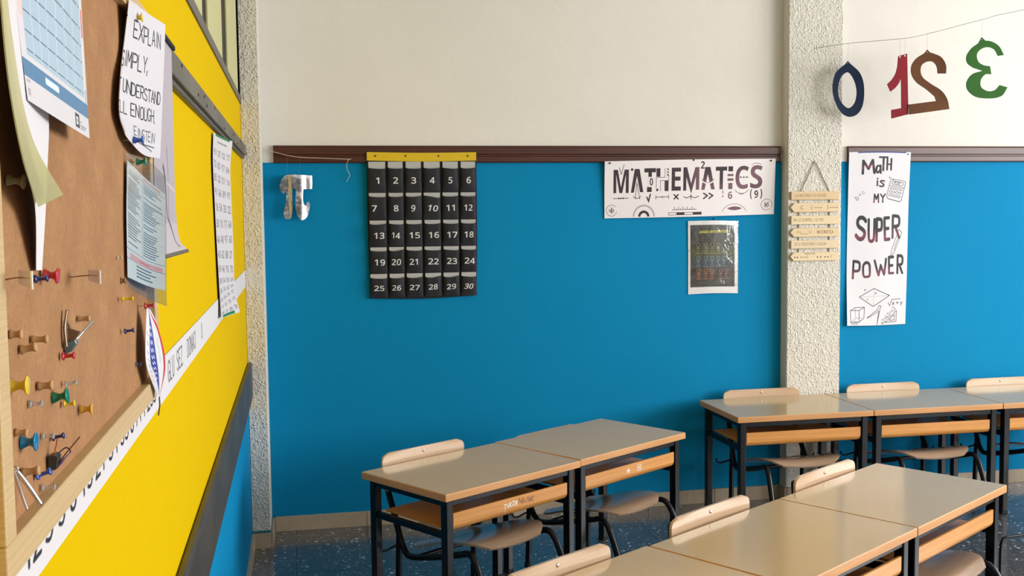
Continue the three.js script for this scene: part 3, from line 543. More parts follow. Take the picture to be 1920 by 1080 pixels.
// narrow banner beside the pillar
{
  const tex = canvasTex(640, 1636, (c, W, H) => {
    c.fillStyle = '#e0dee4'; c.fillRect(0, 0, W, H);
    c.fillStyle = '#2c3c86'; c.fillRect(90, 0, 500, 14);
    const ink = (y0, y1, a = '#141018', b = '#6c2c40') => { const h = y1 - y0, g = c.createLinearGradient(0, 0, h * 0.2, h); g.addColorStop(0, a); g.addColorStop(0.35, a); g.addColorStop(0.7, b); g.addColorStop(1, a); return g; };
    pen(c, 'M', 135, 110, 165, { line: 26, w: 120, color: ink(110, 240), rot: -0.06 }); pen(c, 'a', 280, 118, 150, { line: 22, w: 52, color: '#14101a' }); pen(c, 'T', 315, 70, 165, { line: 22, w: 80, color: ink(70, 230) , rot: 0 }); pen(c, 'H', 395, 88, 140, { line: 20, w: 42, color: '#221820' });
    pen(c, 'i', 300, 330, 90, { line: 18, w: 40, color: ink(330, 420) }); pen(c, 's', 322, 320, 112, { line: 18, w: 62, color: ink(320, 430) });
    pen(c, 'MY', 270, 520, 70, { line: 15, w: 48, gap: 20, color: ink(510, 600) });
    ['S', 'U', 'P', 'E', 'R'].forEach((ch, i) => pen(c, ch, [105, 220, 305, 385, 475][i], [700, 720, 715, 710, 695][i], 150, { line: [30, 24, 26, 24, 24][i], w: [90, 60, 54, 52, 70][i], color: ink(690, 880, '#161018', '#7c3044'), rot: [0.1, 0, 0, -0.06, 0][i] }));
    ['P', 'O', 'W', 'E', 'R'].forEach((ch, i) => pen(c, ch, [70, 168, 290, 440, 535][i], [1010, 1020, 1010, 985, 975][i], [140, 120, 120, 125, 135][i], { line: 22, w: [66, 72, 120, 50, 54][i], color: i > 3 ? '#141016' : ink(990, 1140, '#241820', '#7c3448'), rot: [0.05, 0, -0.1, -0.04, 0][i] }));
    c.strokeStyle = '#3c3842'; c.lineWidth = 6; c.lineJoin = 'round';
    c.save(); c.translate(500, 470); c.rotate(0.2); c.beginPath(); c.roundRect(-82, -118, 164, 226, 26); c.stroke(); c.beginPath(); c.roundRect(-62, -98, 124, 46, 22); c.stroke(); strokes(c, [[-82, -34], [82, -34]]); c.lineWidth = 5; for (let y = 0; y < 3; y++) for (let x = 0; x < 4; x++) { c.beginPath(); c.roundRect(-64 + x * 34, -18 + y * 38, 24, 22, 8); c.stroke(); } pen(c, 'XZ7', -40, -90, 28, { line: 4, w: 20 }); c.restore();
    c.lineWidth = 5; strokes(c, [[575, 815], [545, 790], [470, 925], [455, 985], [500, 945], [575, 815]], [[535, 850], [490, 935]]);
    pen(c, 'x+y=', 435, 300, 34, { line: 5, w: 26, gap: 14, rot: 0.7, color: '#55505c' }); pen(c, 'b=c', 66, 545, 44, { line: 6, w: 26, gap: 16, rot: -0.75, color: '#77727c' });
    c.lineWidth = 7; strokes(c, [[130, 1340], [285, 1255], [455, 1330], [280, 1440], [130, 1340]]); c.lineWidth = 3; c.setLineDash([10, 8]); strokes(c, [[130, 1340], [455, 1330]], [[285, 1255], [280, 1440]]); c.setLineDash([]); pen(c, 'b', 300, 1290, 22, { line: 4 }); pen(c, 'a', 185, 1254, 22, { line: 4 }); pen(c, 'c', 214, 1352, 22, { line: 4 });
    c.lineWidth = 6; strokes(c, [[440, 1400], [460, 1440], [480, 1375], [580, 1368]]); pen(c, 'x+y', 484, 1384, 46, { line: 6, w: 30, gap: 14 });
    strokes(c, [[35, 1480], [128, 1480], [128, 1600], [40, 1605], [35, 1480]], [[35, 1480], [88, 1450], [185, 1446], [128, 1480]], [[185, 1446], [180, 1560], [128, 1600]]); c.lineWidth = 3; strokes(c, [[88, 1455], [90, 1560], [160, 1556]], [[90, 1560], [42, 1600]]);
    c.lineWidth = 6; strokes(c, [[345, 1430], [325, 1475], [210, 1560], [240, 1550], [340, 1490], [322, 1630], [350, 1490], [352, 1470], [365, 1440], [345, 1430]]);
    strokes(c, [[415, 1610], [535, 1490], [535, 1605], [415, 1610]], [[455, 1590], [515, 1530], [515, 1588], [455, 1590]]); pen(c, 'a2+b2=c2', 355, 1605, 40, { line: 5, w: 18, gap: 10, rot: -0.85, color: '#4c4854' }); pen(c, 'a2b', 40, 1590, 34, { line: 4, w: 22, gap: 6, color: '#4c4854' });
    c.fillStyle = '#111'; c.beginPath(); c.arc(608, 26, 9, 0, 7); c.fill();
  });
  const b = thing('narrow_banner', 'tall narrow white hand-lettered poster about math, beside the stucco pillar', 'poster');
  part('sheet', patch([[[3.1, 1.834, 0.026], [3.28, 1.838, 0.028], [3.458, 1.834, 0.026]], [[3.105, 1.6, 0.01], [3.28, 1.6, 0.016], [3.458, 1.6, 0.012]], [[3.104, 1.2, 0.006], [3.28, 1.2, 0.012], [3.456, 1.2, 0.008]], [[3.102, 0.914, 0.022], [3.28, 0.91, 0.012], [3.452, 0.912, 0.006]]], 20, 30), printed(tex), b);
}
// hanging plank sign on the pillar
{
  const t = thing('plank_sign', 'hanging sign of six small pale wooden planks on cords, on the stucco pillar', 'sign', [2.88, 1.45, 0.0725]);
  const rowsTxt = ['LA MATEMATICA NON E UN OPINIONE', 'PI   E =====   E =====', 'DIVIDERE SOMMARE E ALTRO', 'PI ... E INFINITO', 'SE NON PUOI CONTARCI', '.. --- E    .. .. E'];
  const tex = canvasTex(1024, 900, (c) => {
    for (let k = 0; k < 6; k++) {
      c.fillStyle = ['#dcc29a', '#e2cba6', '#e6d2ac', '#e2cca4', '#e4cfae', '#e6d2ae'][k]; c.fillRect(0, k * 150, 1024, 150);
      for (let j = 0; j < 60; j++) { c.fillStyle = `rgba(170,130,80,${0.05 + 0.08 * rnd()})`; c.fillRect(0, k * 150 + rnd() * 150, 1024, 1 + 2 * rnd()); }
      const ink = '#8a6e42'; c.save(); c.translate(0, k * 150);
      if (k === 0) pen(c, 'LA MATEMATICA DIVIDE', 90, 48, 50, { w: 26, gap: 12, line: 7, color: ink });
      if (k === 1) { pen(c, 'I', 190, 45, 60, { line: 9, color: ink }); pen(c, 'C', 230, 45, 60, { w: 30, line: 9, color: ink }); for (const x of [430, 770]) pen(c, 'E', x, 45, 60, { w: 22, line: 8, color: ink }); c.fillStyle = '#8a7048'; c.fillRect(480, 72, 180, 9); c.fillRect(800, 72, 200, 9); pen(c, 'i', 590, 110, 20, { line: 5, color: ink }); }
      if (k === 2) pen(c, 'MA QUI SEMPRE L ALTRO', 70, 50, 46, { w: 24, gap: 11, line: 6, color: ink });
      if (k === 3) { c.strokeStyle = ink; c.lineWidth = 7; strokes(c, [[130, 90], [165, 45], [190, 90]], [[210, 50], [210, 100], [250, 96]]); c.fillStyle = ink; for (const x of [260, 290, 315, 345]) c.fillRect(x, 94, 16, 12); pen(c, 'CI', 390, 45, 44, { w: 26, line: 7, color: ink }); pen(c, 'MATEMATICA', 560, 42, 56, { w: 26, gap: 10, line: 8, color: ink }); }
      if (k === 4) pen(c, 'SE IL FUOCO NON CI SCALDA', 90, 45, 46, { w: 22, gap: 9, line: 6, color: ink });
      if (k === 5) { c.fillStyle = '#5a4a36'; for (const x of [95, 150, 570, 640, 730, 790]) { c.beginPath(); c.arc(x, 88, 14, 0, 7); c.fill(); } c.fillRect(210, 82, 55, 10); c.fillRect(285, 82, 50, 10); pen(c, 'E', 350, 60, 44, { line: 6, color: ink }); pen(c, 'E', 850, 60, 44, { line: 6, color: ink }); pen(c, 'CAMBIARE SEGNO', 300, 14, 26, { w: 12, gap: 5, line: 4, color: ink }); }
      c.restore();
    }
  });
  const woodMat = std({ map: tex, roughness: 0.6 });
  [[0.178, 0.137], [0.118, 0.073], [0.052, 0.01], [-0.012, -0.055], [-0.075, -0.116], [-0.137, -0.18]].forEach(([y1, y0], k) => {
    const arrow = k % 2, ym = (y0 + y1) / 2, s = new THREE.Shape();
    if (arrow) { s.moveTo(-0.137, ym); s.lineTo(-0.117, y0); s.lineTo(0.133, y0); s.lineTo(0.133, y1); s.lineTo(-0.117, y1); } else { s.moveTo(-0.133, y0); s.lineTo(0.134, y0); s.lineTo(0.134, y1); s.lineTo(-0.133, y1); }
    const g = new THREE.ExtrudeGeometry(s, { depth: 0.009, bevelEnabled: true, bevelThickness: 0.0012, bevelSize: 0.001, bevelSegments: 1 });
    const p = g.attributes.position, uv = g.attributes.uv;
    for (let i = 0; i < p.count; i++) uv.setXY(i, (p.getX(i) + 0.139) / 0.275, 1 - (k + (y1 + 0.002 - p.getY(i)) / (y1 - y0 + 0.004)) / 6);
    part('plank', g, woodMat, t).position.set(0, 0, 0.003);
  });
  const str = std({ color: srgb(150, 134, 108), roughness: 0.9 });
  part('cord', tube([[-0.083, 0.17, 0.0035], [-0.04, 0.255, 0.004], [-0.004, 0.331, 0.004], [0, 0.334, 0.004], [0.004, 0.331, 0.004], [0.042, 0.255, 0.004], [0.088, 0.17, 0.0035]], 0.0022, 50, 6, 0.2), str, t);
  for (const x of [-0.088, 0.084]) part('cord', tube([[x, 0.14, 0.002], [x, -0.17, 0.002]], 0.0022, 4, 6), std({ color: srgb(120, 104, 78), roughness: 0.9 }), t);
  part('nail', new THREE.CylinderGeometry(0.002, 0.002, 0.014, 8).rotateX(Math.PI / 2), M.chrome, t).position.set(0, 0.3325, 0.004);
}
// foil pi on a string
{
  const P = [[0.178, 1.637], [0.163, 1.66], [0.166, 1.69], [0.182, 1.718], [0.205, 1.727], [0.26, 1.7265], [0.314, 1.7235], [0.3145, 1.69], [0.3125, 1.6595], [0.29, 1.659], [0.2715, 1.657], [0.2695, 1.63], [0.27, 1.595], [0.2795, 1.579], [0.289, 1.596], [0.297, 1.6], [0.3005, 1.588], [0.296, 1.555], [0.284, 1.525], [0.262, 1.511], [0.245, 1.526], [0.233, 1.57], [0.2355, 1.63], [0.235, 1.659], [0.222, 1.66], [0.2195, 1.6], [0.2175, 1.55], [0.208, 1.52], [0.192, 1.517], [0.178, 1.53], [0.179, 1.56], [0.19, 1.6], [0.19, 1.655], [0.186, 1.645]];
  const bar = [[0.314, 1.7235], [0.3145, 1.69], [0.3125, 1.6595], [0.2735, 1.6585]], k0 = P.findIndex((p) => p[0] === 0.314), k1 = P.findIndex((p) => p[0] === 0.2695);
  const rim = [...bar, ...smooth([[0.2715, 1.654], ...P.slice(k1), ...P.slice(0, k0)], 3, false)];      // square end on the bar, the rest rounded
  const g = new TessellateModifier(0.007, 7).modify(outline(rim, 0.0012, [], 0)), t = thing('foil_pi', 'shiny silver foil cut-out of the letter pi hanging below a pale string', 'cut-out');
  const pos = g.attributes.position;                          // the foil is slightly rolled, with upright folds
  for (let i = 0; i < pos.count; i++) { const x = pos.getX(i), y = pos.getY(i); pos.setZ(i, pos.getZ(i) + 0.036 - (x - 0.24) * 0.17 + 0.0029 * Math.sin((x - 0.2065) * 40) + 0.0005 * Math.sin(x * 150) + 0.0005 * Math.sin(y * 60)); }
  g.computeVertexNormals();
  const foil = std({ color: srgb(214, 214, 220), metalness: 1, roughness: 0.16, bumpMap: dataTex(512, (i) => 255 * n1[i], 0.3, false), bumpScale: 0.0025 });
  part('letter', g, foil, t);
  for (const [x, y] of [[0.2, 1.817], [0.256, 1.81]]) part('thread', tube([[x, 1.727, 0.041], [x + 0.001, y - 0.0022, 0.046]], 0.0004, 4, 5), M.thread, t);
  const s = tag(mesh('pale_string', mergeGeometries([tube([[0.088, 1.846, 0.03], [0.134, 1.836, 0.034], [0.2, 1.818, 0.046], [0.26, 1.809, 0.046], [0.36, 1.805, 0.04], [0.488, 1.8, 0.028], [0.497, 1.803, 0.022]], 0.0016, 60, 6), tube([[0.488, 1.8, 0.028], [0.479, 1.776, 0.026], [0.481, 1.75, 0.024], [0.492, 1.728, 0.02], [0.489, 1.715, 0.018], [0.477, 1.694, 0.014]], 0.0013, 40, 6)]), M.cord), 'pale string stretched from the corner column to the brown rail, loose end dangling', 'string');
  s.userData.group = undefined; delete s.userData.group;
}
// coloured numbers hanging from a cord
{
  tag(mesh('thin_cord', tube([[2.878, 2.363, 0.072], [3.018, 2.379, 0.15], [3.214, 2.379, 0.33], [3.344, 2.403, 0.338], [3.603, 2.468, 0.4], [3.8, 2.512, 0.46], [5.0, 2.72, 0.9], [6.4, 2.86, 1.4]], 0.0011, 80, 6), M.thread), 'thin grey cord running up from the pillar over the coloured numbers', 'cord');
  const film = (map) => phys({ map, roughness: 0.6, specularIntensity: 0.3, side: THREE.DoubleSide });
  const card = (a, b) => film(dataTex(512, (i) => mixc(a, b, n1[i]), 0.4));
  const far = ([x, y]) => [0.2417 + (x - 0.2417) * 1.0303, 1.5416 + (y - 1.5416) * 1.0303];   // the zero hangs deeper, by the pillar
  const solid = (name, label, pts, holes, z, mat, threads) => {
    if (z < 0.2) [pts, holes, threads] = [pts.map(far), holes.map((h) => h.map(far)), threads];
    const t = thing(name, label, 'number', [0, 0, z], 'numbers hanging from the cord');
    part('card', metreUV(outline(pts, 0.003, holes, 0.0004)), mat, t);
    for (const [x, y, yt] of threads) part('thread', tube([[x, y, 0.0015], [x, yt, 0.0015]], 0.0004, 2, 5), M.thread, t);
  };
  const ring = (x, y, r) => Array.from({ length: 10 }, (_, i) => [x + r * Math.cos(-i * 0.628), y + r * Math.sin(-i * 0.628)]);
  const peak = (pts, i, w) => pts.map((p, k) => p);
  const S = (pts, n = 5) => smooth(pts, n, false);
  solid('hanging_number', 'dark blue card zero hanging in front of the pillar edge', [[2.936, 2.268], ...S([[2.952, 2.252], [2.966, 2.242], [3.0, 2.212], [3.021, 2.165], [3.025, 2.088], [3.012, 2.035], [2.985, 2.004], [2.948, 1.994], [2.915, 2.006], [2.884, 2.042], [2.86, 2.1], [2.857, 2.155], [2.872, 2.208], [2.9, 2.236], [2.921, 2.251]])], [smooth([[2.937, 2.213], [2.9, 2.189], [2.884, 2.123], [2.9, 2.069], [2.941, 2.036], [2.973, 2.058], [2.986, 2.112], [2.972, 2.172]], 5), ring(2.936, 2.258, 0.0025)], 0.15, card([12, 32, 72], [30, 50, 66]), [[3.0185, 2.284, 2.378]]);
  solid('hanging_number', 'dark red card one, overlapped at its foot by the brown two', [[3.192, 2.292], [3.24, 2.305], [3.252, 2.006], [3.16, 1.984], [3.158, 2.026], [3.213, 2.036], [3.209, 2.184], ...S([[3.197, 2.158], [3.178, 2.136], [3.152, 2.117]], 4), [3.134, 2.153], ...S([[3.158, 2.174], [3.177, 2.203], [3.188, 2.24]], 4)], [ring(3.202, 2.289, 0.005), ring(3.229, 2.295, 0.005)], 0.33, card([120, 16, 30], [140, 26, 40]), [[3.202, 2.292, 2.376], [3.229, 2.3, 2.38]]);
  solid('hanging_number', 'brown card two seen in mirror image, beside the red one', [[3.347, 2.326], ...S([[3.362, 2.312], [3.385, 2.306], [3.426, 2.289], [3.452, 2.25], [3.453, 2.21]]), ...S([[3.407, 2.209], [3.4, 2.245], [3.38, 2.266], [3.353, 2.268], [3.32, 2.252], [3.311, 2.222], [3.323, 2.19], [3.368, 2.158], [3.431, 2.122], [3.462, 2.082], [3.475, 2.033]]), [3.253, 2.004], [3.249, 2.053], [3.401, 2.072], ...S([[3.392, 2.095], [3.345, 2.13], [3.288, 2.166], [3.262, 2.205], [3.262, 2.245], [3.286, 2.28], [3.332, 2.308]])], [ring(3.347, 2.314, 0.003)], 0.336, card([84, 48, 20], [104, 64, 30]), [[3.347, 2.324, 2.404]]);
  solid('hanging_number', 'green card three seen in mirror image, highest of the hanging numbers', [[3.605, 2.382], ...S([[3.624, 2.366], [3.66, 2.362], [3.702, 2.34], [3.73, 2.297]]), ...S([[3.698, 2.292], [3.678, 2.322], [3.648, 2.334], [3.61, 2.328], [3.58, 2.3], [3.588, 2.262], [3.62, 2.244], [3.654, 2.24]]), ...S([[3.662, 2.201], [3.63, 2.2], [3.604, 2.172], [3.606, 2.138], [3.643, 2.117], [3.684, 2.122], [3.711, 2.147]]), ...S([[3.754, 2.137], [3.73, 2.1], [3.7, 2.086], [3.644, 2.081], [3.575, 2.09], [3.53, 2.125], [3.526, 2.16], [3.555, 2.198], [3.614, 2.217]]), ...S([[3.56, 2.232], [3.528, 2.254], [3.522, 2.285], [3.548, 2.325], [3.587, 2.352]])], [ring(3.606, 2.37, 0.003)], 0.4, card([24, 78, 22], [52, 104, 24]), [[3.606, 2.378, 2.468]]);
}

// ------------------------------------------------------------------ on the yellow wall
{
  // number strip below the cork board
  const tex = canvasTex(2048, 64, (c, W, H) => {
    c.fillStyle = '#dedadc'; c.fillRect(0, 0, W, H);
    const X = (z) => (4.42 - z) / 4.17 * W, sx = W / 4.17, h = 30;
    [['1', 4.275], ['2', 4.243], ['3', 4.195], ['5', 4.14], ['8', 4.085], ['13', 4.03], ['21', 3.945], ['34', 3.855], ['55', 3.765], ['89', 3.68], ['144', 3.6], ['233', 3.51]].forEach(([t, z]) => pen(c, t, X(z), 18, h, { w: 13, gap: 5, line: 3.4 }));
    [['GLU', 3.235, 12], ['SEZ.', 3.09, 12], ['DONAC', 2.89, 13], ['/', 2.72, 10], ['0', 2.55, 10]].forEach(([t, z, w]) => pen(c, t, X(z), 14, 32, { w, gap: 5, line: 3, color: '#3a3a40' }));
  });
  tag(mesh('number_strip', patch([[[0.0015, 1.29, 4.42], [0.0015, 1.29, 2.3], [0.0015, 1.29, 0.25]], [[0.0015, 1.214, 4.42], [0.0015, 1.214, 2.3], [0.0015, 1.214, 0.25]]], 30, 2), printed(tex)), 'long white paper strip with a handwritten number series, running under the cork board', 'paper strip');
}
{
  const t = thing('cork_board', 'large cork notice board in a pale pine frame, full of pins and papers', 'notice board', [0, 1.268, 3.51]);
  const L = 0.905, H = 0.584, F = 0.029;
  part('cork_panel', box(0.004, 0.013, F - 0.004, H - F + 0.004, F - 0.004, L - F + 0.004), M.cork, t);
  part('frame_member', box(0, 0.025, 0, F, 0, L, 0.002), M.pine, t); part('frame_member', box(0, 0.025, H - F, H, 0, L, 0.002), M.pine, t);
  part('frame_member', box(0, 0.025, F, H - F, 0, F, 0.002), M.pine, t); part('frame_member', box(0, 0.025, F, H - F, L - F, L, 0.002), M.pine, t);
}
// papers on the board
{
  const tex = canvasTex(1024, 640, (c, W, H) => {
    c.fillStyle = '#d8d4d8'; c.fillRect(0, 0, W, H);
    c.fillStyle = '#aac0d2'; c.fillRect(90, 0, W - 140, 470);
    for (let k = 0; k < 7; k++) { c.fillStyle = ['#c8d6a0', '#b8c068', '#d8d070', '#e0d4d0', '#e6cfc4', '#e8c8c0', '#dcd0d8'][k]; c.fillRect(22, k * 62 - 10, 68, 56); }
    c.strokeStyle = 'rgba(214,228,240,.9)'; c.lineWidth = 5; for (let x = 1; x < 7; x++) strokes(c, [[90 + x * 126, 0], [90 + x * 126, 470]]);
    c.strokeStyle = '#5c7488'; c.lineWidth = 5; c.setLineDash([104, 18]); for (let y = 0; y < 8; y++) strokes(c, [[96, 30 + y * 60], [W - 50, 30 + y * 60]]); c.setLineDash([]);
    c.fillStyle = '#4f7fa6'; c.fillRect(0, 490, W, 62); c.fillStyle = '#dce6f0'; c.beginPath(); c.roundRect(370, 505, 220, 26, 12); c.fill();
    c.fillStyle = '#d86a6a'; c.fillRect(W - 34, 150, 22, 84); c.fillStyle = '#8aa6c0'; c.fillRect(W - 30, 430, 18, 60);
    c.fillStyle = '#3c4250'; c.fillRect(800, 562, 66, 60); c.fillStyle = '#eeeaee'; c.fillRect(816, 576, 30, 32); c.fillStyle = '#3c4250'; c.fillRect(824, 584, 12, 16); c.fillStyle = '#8a8a92'; c.fillRect(880, 586, 20, 8); c.fillRect(880, 602, 90, 7); c.fillRect(880, 614, 70, 6);
    c.fillStyle = '#b0a8b4'; c.fillRect(30, 560, 60, 10); c.fillRect(34, 590, 40, 26);
  });
  flatSheet('wall_calendar', 'white year planner sheet with a blue grid, hanging over the cork board', 'calendar', [[[0.036, 1.81, 4.388], [0.039, 1.806, 4.268], [0.034, 1.802, 4.1]], [[0.036, 1.735, 4.377], [0.0385, 1.73, 4.265], [0.034, 1.725, 4.092]], [[0.036, 1.68, 4.361], [0.038, 1.674, 4.261], [0.034, 1.669, 4.085]], [[0.036, 1.633, 4.343], [0.038, 1.627, 4.253], [0.034, 1.621, 4.078]]], printed(tex, 0.45));
  const rolled = thing('rolled_poster', 'old white poster curling off the board, its edge covered with yellowed tape', 'poster');
  const uL = [[0.052, 1.78, 4.48], [0.05, 1.686, 4.47], [0.05, 1.643, 4.462], [0.046, 1.61, 4.43], [0.042, 1.584, 4.394], [0.03, 1.548, 4.307], [0.018, 1.495, 4.259]], uR = [[0.03, 1.8, 4.29], [0.03, 1.721, 4.287], [0.03, 1.679, 4.276], [0.026, 1.631, 4.224], [0.022, 1.587, 4.218], [0.02, 1.552, 4.221], [0.017, 1.494, 4.233]];
  part('sheet', patch(uL.map((a, i) => [a, a.map((v, k) => lerp(v, uR[i][k], 0.5) - (k === 0 ? 0.003 : 0)), uR[i]]), 10, 36), M.paper, rolled);
  const tL = [[0.0535, 1.78, 4.482], [0.0515, 1.686, 4.472], [0.0515, 1.643, 4.464], [0.0475, 1.61, 4.432], [0.0435, 1.584, 4.396], [0.0335, 1.5495, 4.312]], tR = [[0.0495, 1.78, 4.452], [0.0495, 1.691, 4.447], [0.0475, 1.658, 4.426], [0.0435, 1.628, 4.392], [0.0375, 1.599, 4.332], [0.036, 1.561, 4.226]];
  part('yellowed_tape', patch(tL.map((a, i) => [a, tR[i]]), 6, 30), M.tape, rolled).userData.label = 'translucent yellowed adhesive tape';
  const ein = canvasTex(1024, 1024, (c, W, H) => {
    c.fillStyle = '#d6d2d8'; c.fillRect(0, 0, W, H);
    const o = { line: 11, jitter: 0.12, color: '#20202c' };
    pen(c, "CAN'T", 40, 90, 100, { ...o, w: 56, gap: 20 }); pen(c, 'EXPLAIN', 500, 96, 105, { ...o, w: 54, gap: 16 });
    pen(c, 'IT SIMPLY,', 200, 300, 105, { ...o, w: 56, gap: 14 }); pen(c, "DON'T UNDERSTAND", 130, 500, 100, { ...o, w: 46, gap: 11 }); pen(c, 'IT WELL ENOUGH.', 140, 670, 100, { ...o, w: 46, gap: 13 }); pen(c, 'EINSTEIN', 560, 850, 70, { ...o, line: 7, w: 40, gap: 10 });
    c.strokeStyle = '#20202c'; c.lineWidth = 7; c.beginPath(); c.moveTo(560, 965); c.quadraticCurveTo(700, 940, 860, 985); c.moveTo(640, 958); c.quadraticCurveTo(800, 940, 900, 955); c.stroke();
  });
  flatSheet('quote_sheet', 'white paper with a large handwritten quotation, pinned top and bottom', 'paper', [[[0.0285, 1.838, 3.63], [0.0285, 1.829, 3.73], [0.036, 1.834, 3.6], [0.046, 1.839, 3.476]], [[0.016, 1.772, 3.66], [0.02, 1.772, 3.729], [0.034, 1.777, 3.62], [0.045, 1.784, 3.496]], [[0.016, 1.715, 3.71], [0.023, 1.715, 3.793], [0.035, 1.718, 3.67], [0.043, 1.724, 3.516]], [[0.016, 1.673, 3.72], [0.023, 1.673, 3.811], [0.034, 1.675, 3.68], [0.041, 1.679, 3.525]], [[0.016, 1.655, 3.7], [0.0225, 1.648, 3.768], [0.03, 1.628, 3.67], [0.038, 1.628, 3.533]]], printed(ein));
  // info sheet in a clear sleeve at the board's far edge
  const doc = canvasTex(512, 768, (c, W, H) => {
    c.fillStyle = '#e2e4ea'; c.fillRect(0, 0, W, H);
    c.fillStyle = '#e8a8ac'; c.fillRect(210, 14, 230, 16); c.fillRect(40, 610, 440, 34); c.fillStyle = '#d46a70'; c.fillRect(170, 622, 130, 10);
    c.strokeStyle = '#50545c'; c.lineWidth = 3; strokes(c, [[0, 44], [W, 44]], [[0, 590], [W, 590]], [[0, 648], [W, 648]], [[206, 44], [206, 590]]);
    c.fillStyle = '#5c606c'; for (let y = 60; y < 580; y += 18) { if (rnd() < 0.85) c.fillRect(18, y, 90 + 80 * rnd(), 7); if (rnd() < 0.85) c.fillRect(220, y, 110 + 150 * rnd(), 7); if (rnd() < 0.3) { c.fillStyle = '#888c96'; c.fillRect(0, y + 11, W, 2); c.fillStyle = '#5c606c'; } }
    for (let y = 664; y < 750; y += 22) c.fillRect(120, y, 180 + 120 * rnd(), 9);
  });
  const d = thing('info_sheet', 'printed two-column notice in a clear sleeve on the end frame of the cork board', 'notice');
  part('sheet', patch([[[0.0175, 1.617, 3.72], [0.0295, 1.594, 3.63], [0.041, 1.574, 3.509]], [[0.0175, 1.545, 3.742], [0.0295, 1.52, 3.65], [0.041, 1.504, 3.529]], [[0.0175, 1.46, 3.752], [0.0295, 1.443, 3.668], [0.041, 1.427, 3.549]]], 14, 20), printed(doc, 0.4), d);
  part('clear_sleeve', patch([[[0.0165, 1.627, 3.722], [0.0315, 1.621, 3.63], [0.0425, 1.602, 3.508]], [[0.0185, 1.545, 3.743], [0.0315, 1.52, 3.65], [0.0425, 1.504, 3.527]], [[0.0185, 1.446, 3.757], [0.0315, 1.425, 3.679], [0.0425, 1.403, 3.55]]], 24, 30), phys({ color: srgb(238, 240, 236), transmission: 1, thickness: 0, roughness: 0.12, side: THREE.DoubleSide }), d);
  // scroll picture hanging behind it on the yellow wall
  const art = canvasTex(512, 1024, (c, W, H) => {
    c.fillStyle = '#b4aab4'; c.fillRect(0, 0, W, H); c.fillStyle = '#c2b8be'; c.fillRect(0, 590, W, H);
    c.strokeStyle = '#4a4448'; c.lineWidth = 16; c.beginPath(); c.moveTo(200, 380); c.bezierCurveTo(330, 420, 210, 520, 330, 600); c.bezierCurveTo(400, 700, 380, 800, 410, 900); c.stroke(); c.lineWidth = 8; c.beginPath(); c.moveTo(300, 330); c.bezierCurveTo(380, 420, 260, 520, 340, 640); c.stroke();
    c.strokeStyle = '#d8d0d4'; c.lineWidth = 5; strokes(c, [[300, 420], [512, 440]]); c.fillStyle = '#4a4448'; c.beginPath(); c.arc(410, 905, 18, 0, 7); c.fill();
  });
  const sc = thing('scroll_picture', 'grey-lilac scroll picture with a dark curved line, hanging on the yellow wall behind the notice', 'picture');
  part('sheet', patch([[[0.0215, 1.849, 3.46], [0.0215, 1.849, 3.17]], [[0.022, 1.711, 3.47], [0.022, 1.711, 3.182]], [[0.022, 1.545, 3.48], [0.022, 1.545, 3.188]], [[0.024, 1.5, 3.48], [0.024, 1.498, 3.165]], [[0.03, 1.478, 3.48], [0.031, 1.476, 3.1]]], 8, 24), printed(art, 0.5), sc);
  part('top_bar', box(0.0205, 0.027, 1.845, 1.854, 3.155, 3.465, 0.002), M.rubber, sc); part('bottom_bar', tube([[0.03, 1.475, 3.48], [0.031, 1.473, 3.1]], 0.0035, 4, 8), M.greyRail, sc);
  // folded pennant
  const pn = canvasTex(256, 512, (c, W, H) => {
    c.fillStyle = '#dcdade'; c.fillRect(0, 0, W, H);
    c.fillStyle = '#2c3a92'; poly(c, [[112, 0], [60, 180], [50, 290], [118, H], [130, H], [128, 0]]); c.fill();
    c.strokeStyle = '#e6e6f2'; c.lineWidth = 5; for (let k = 0; k < 9; k++) { const y = 120 + k * 32; strokes(c, [[70, y], [80, y + 18], [94, y + 4], [106, y + 22]]); }
    c.strokeStyle = '#3c4a9c'; c.lineWidth = 3; for (let k = 0; k < 8; k++) strokes(c, [[20 + k, 150 + k * 34], [44, 170 + k * 34]]);
    c.fillStyle = '#c02634'; poly(c, [[150, 0], [226, 160], [222, 330], [170, H], [180, H], [256, 330], [256, 140], [170, 0]]); c.fill(); c.fillStyle = '#c8d0cc'; c.fillRect(156, 180, 30, 120);
  });
  const p = thing('pennant', 'small folded pennant, white and blue with a red edge, hanging from a red pin', 'pennant');
  part('cloth', patch([[[0.026, 1.413, 3.642], [0.0275, 1.411, 3.641], [0.029, 1.409, 3.64]], [[0.0262, 1.386, 3.66], [0.032, 1.382, 3.645], [0.033, 1.385, 3.605]], [[0.0262, 1.337, 3.675], [0.0362, 1.34, 3.642], [0.0395, 1.331, 3.57]], [[0.028, 1.304, 3.64], [0.036, 1.305, 3.62], [0.0385, 1.295, 3.57]], [[0.032, 1.273, 3.602], [0.033, 1.271, 3.598], [0.0345, 1.27, 3.59]]], 12, 24), printed(pn), p);
  part('tassel', tube([[0.033, 1.272, 3.598], [0.032, 1.258, 3.588], [0.029, 1.242, 3.582]], 0.0011, 10, 6), std({ color: srgb(96, 78, 66), roughness: 0.9 }), p);
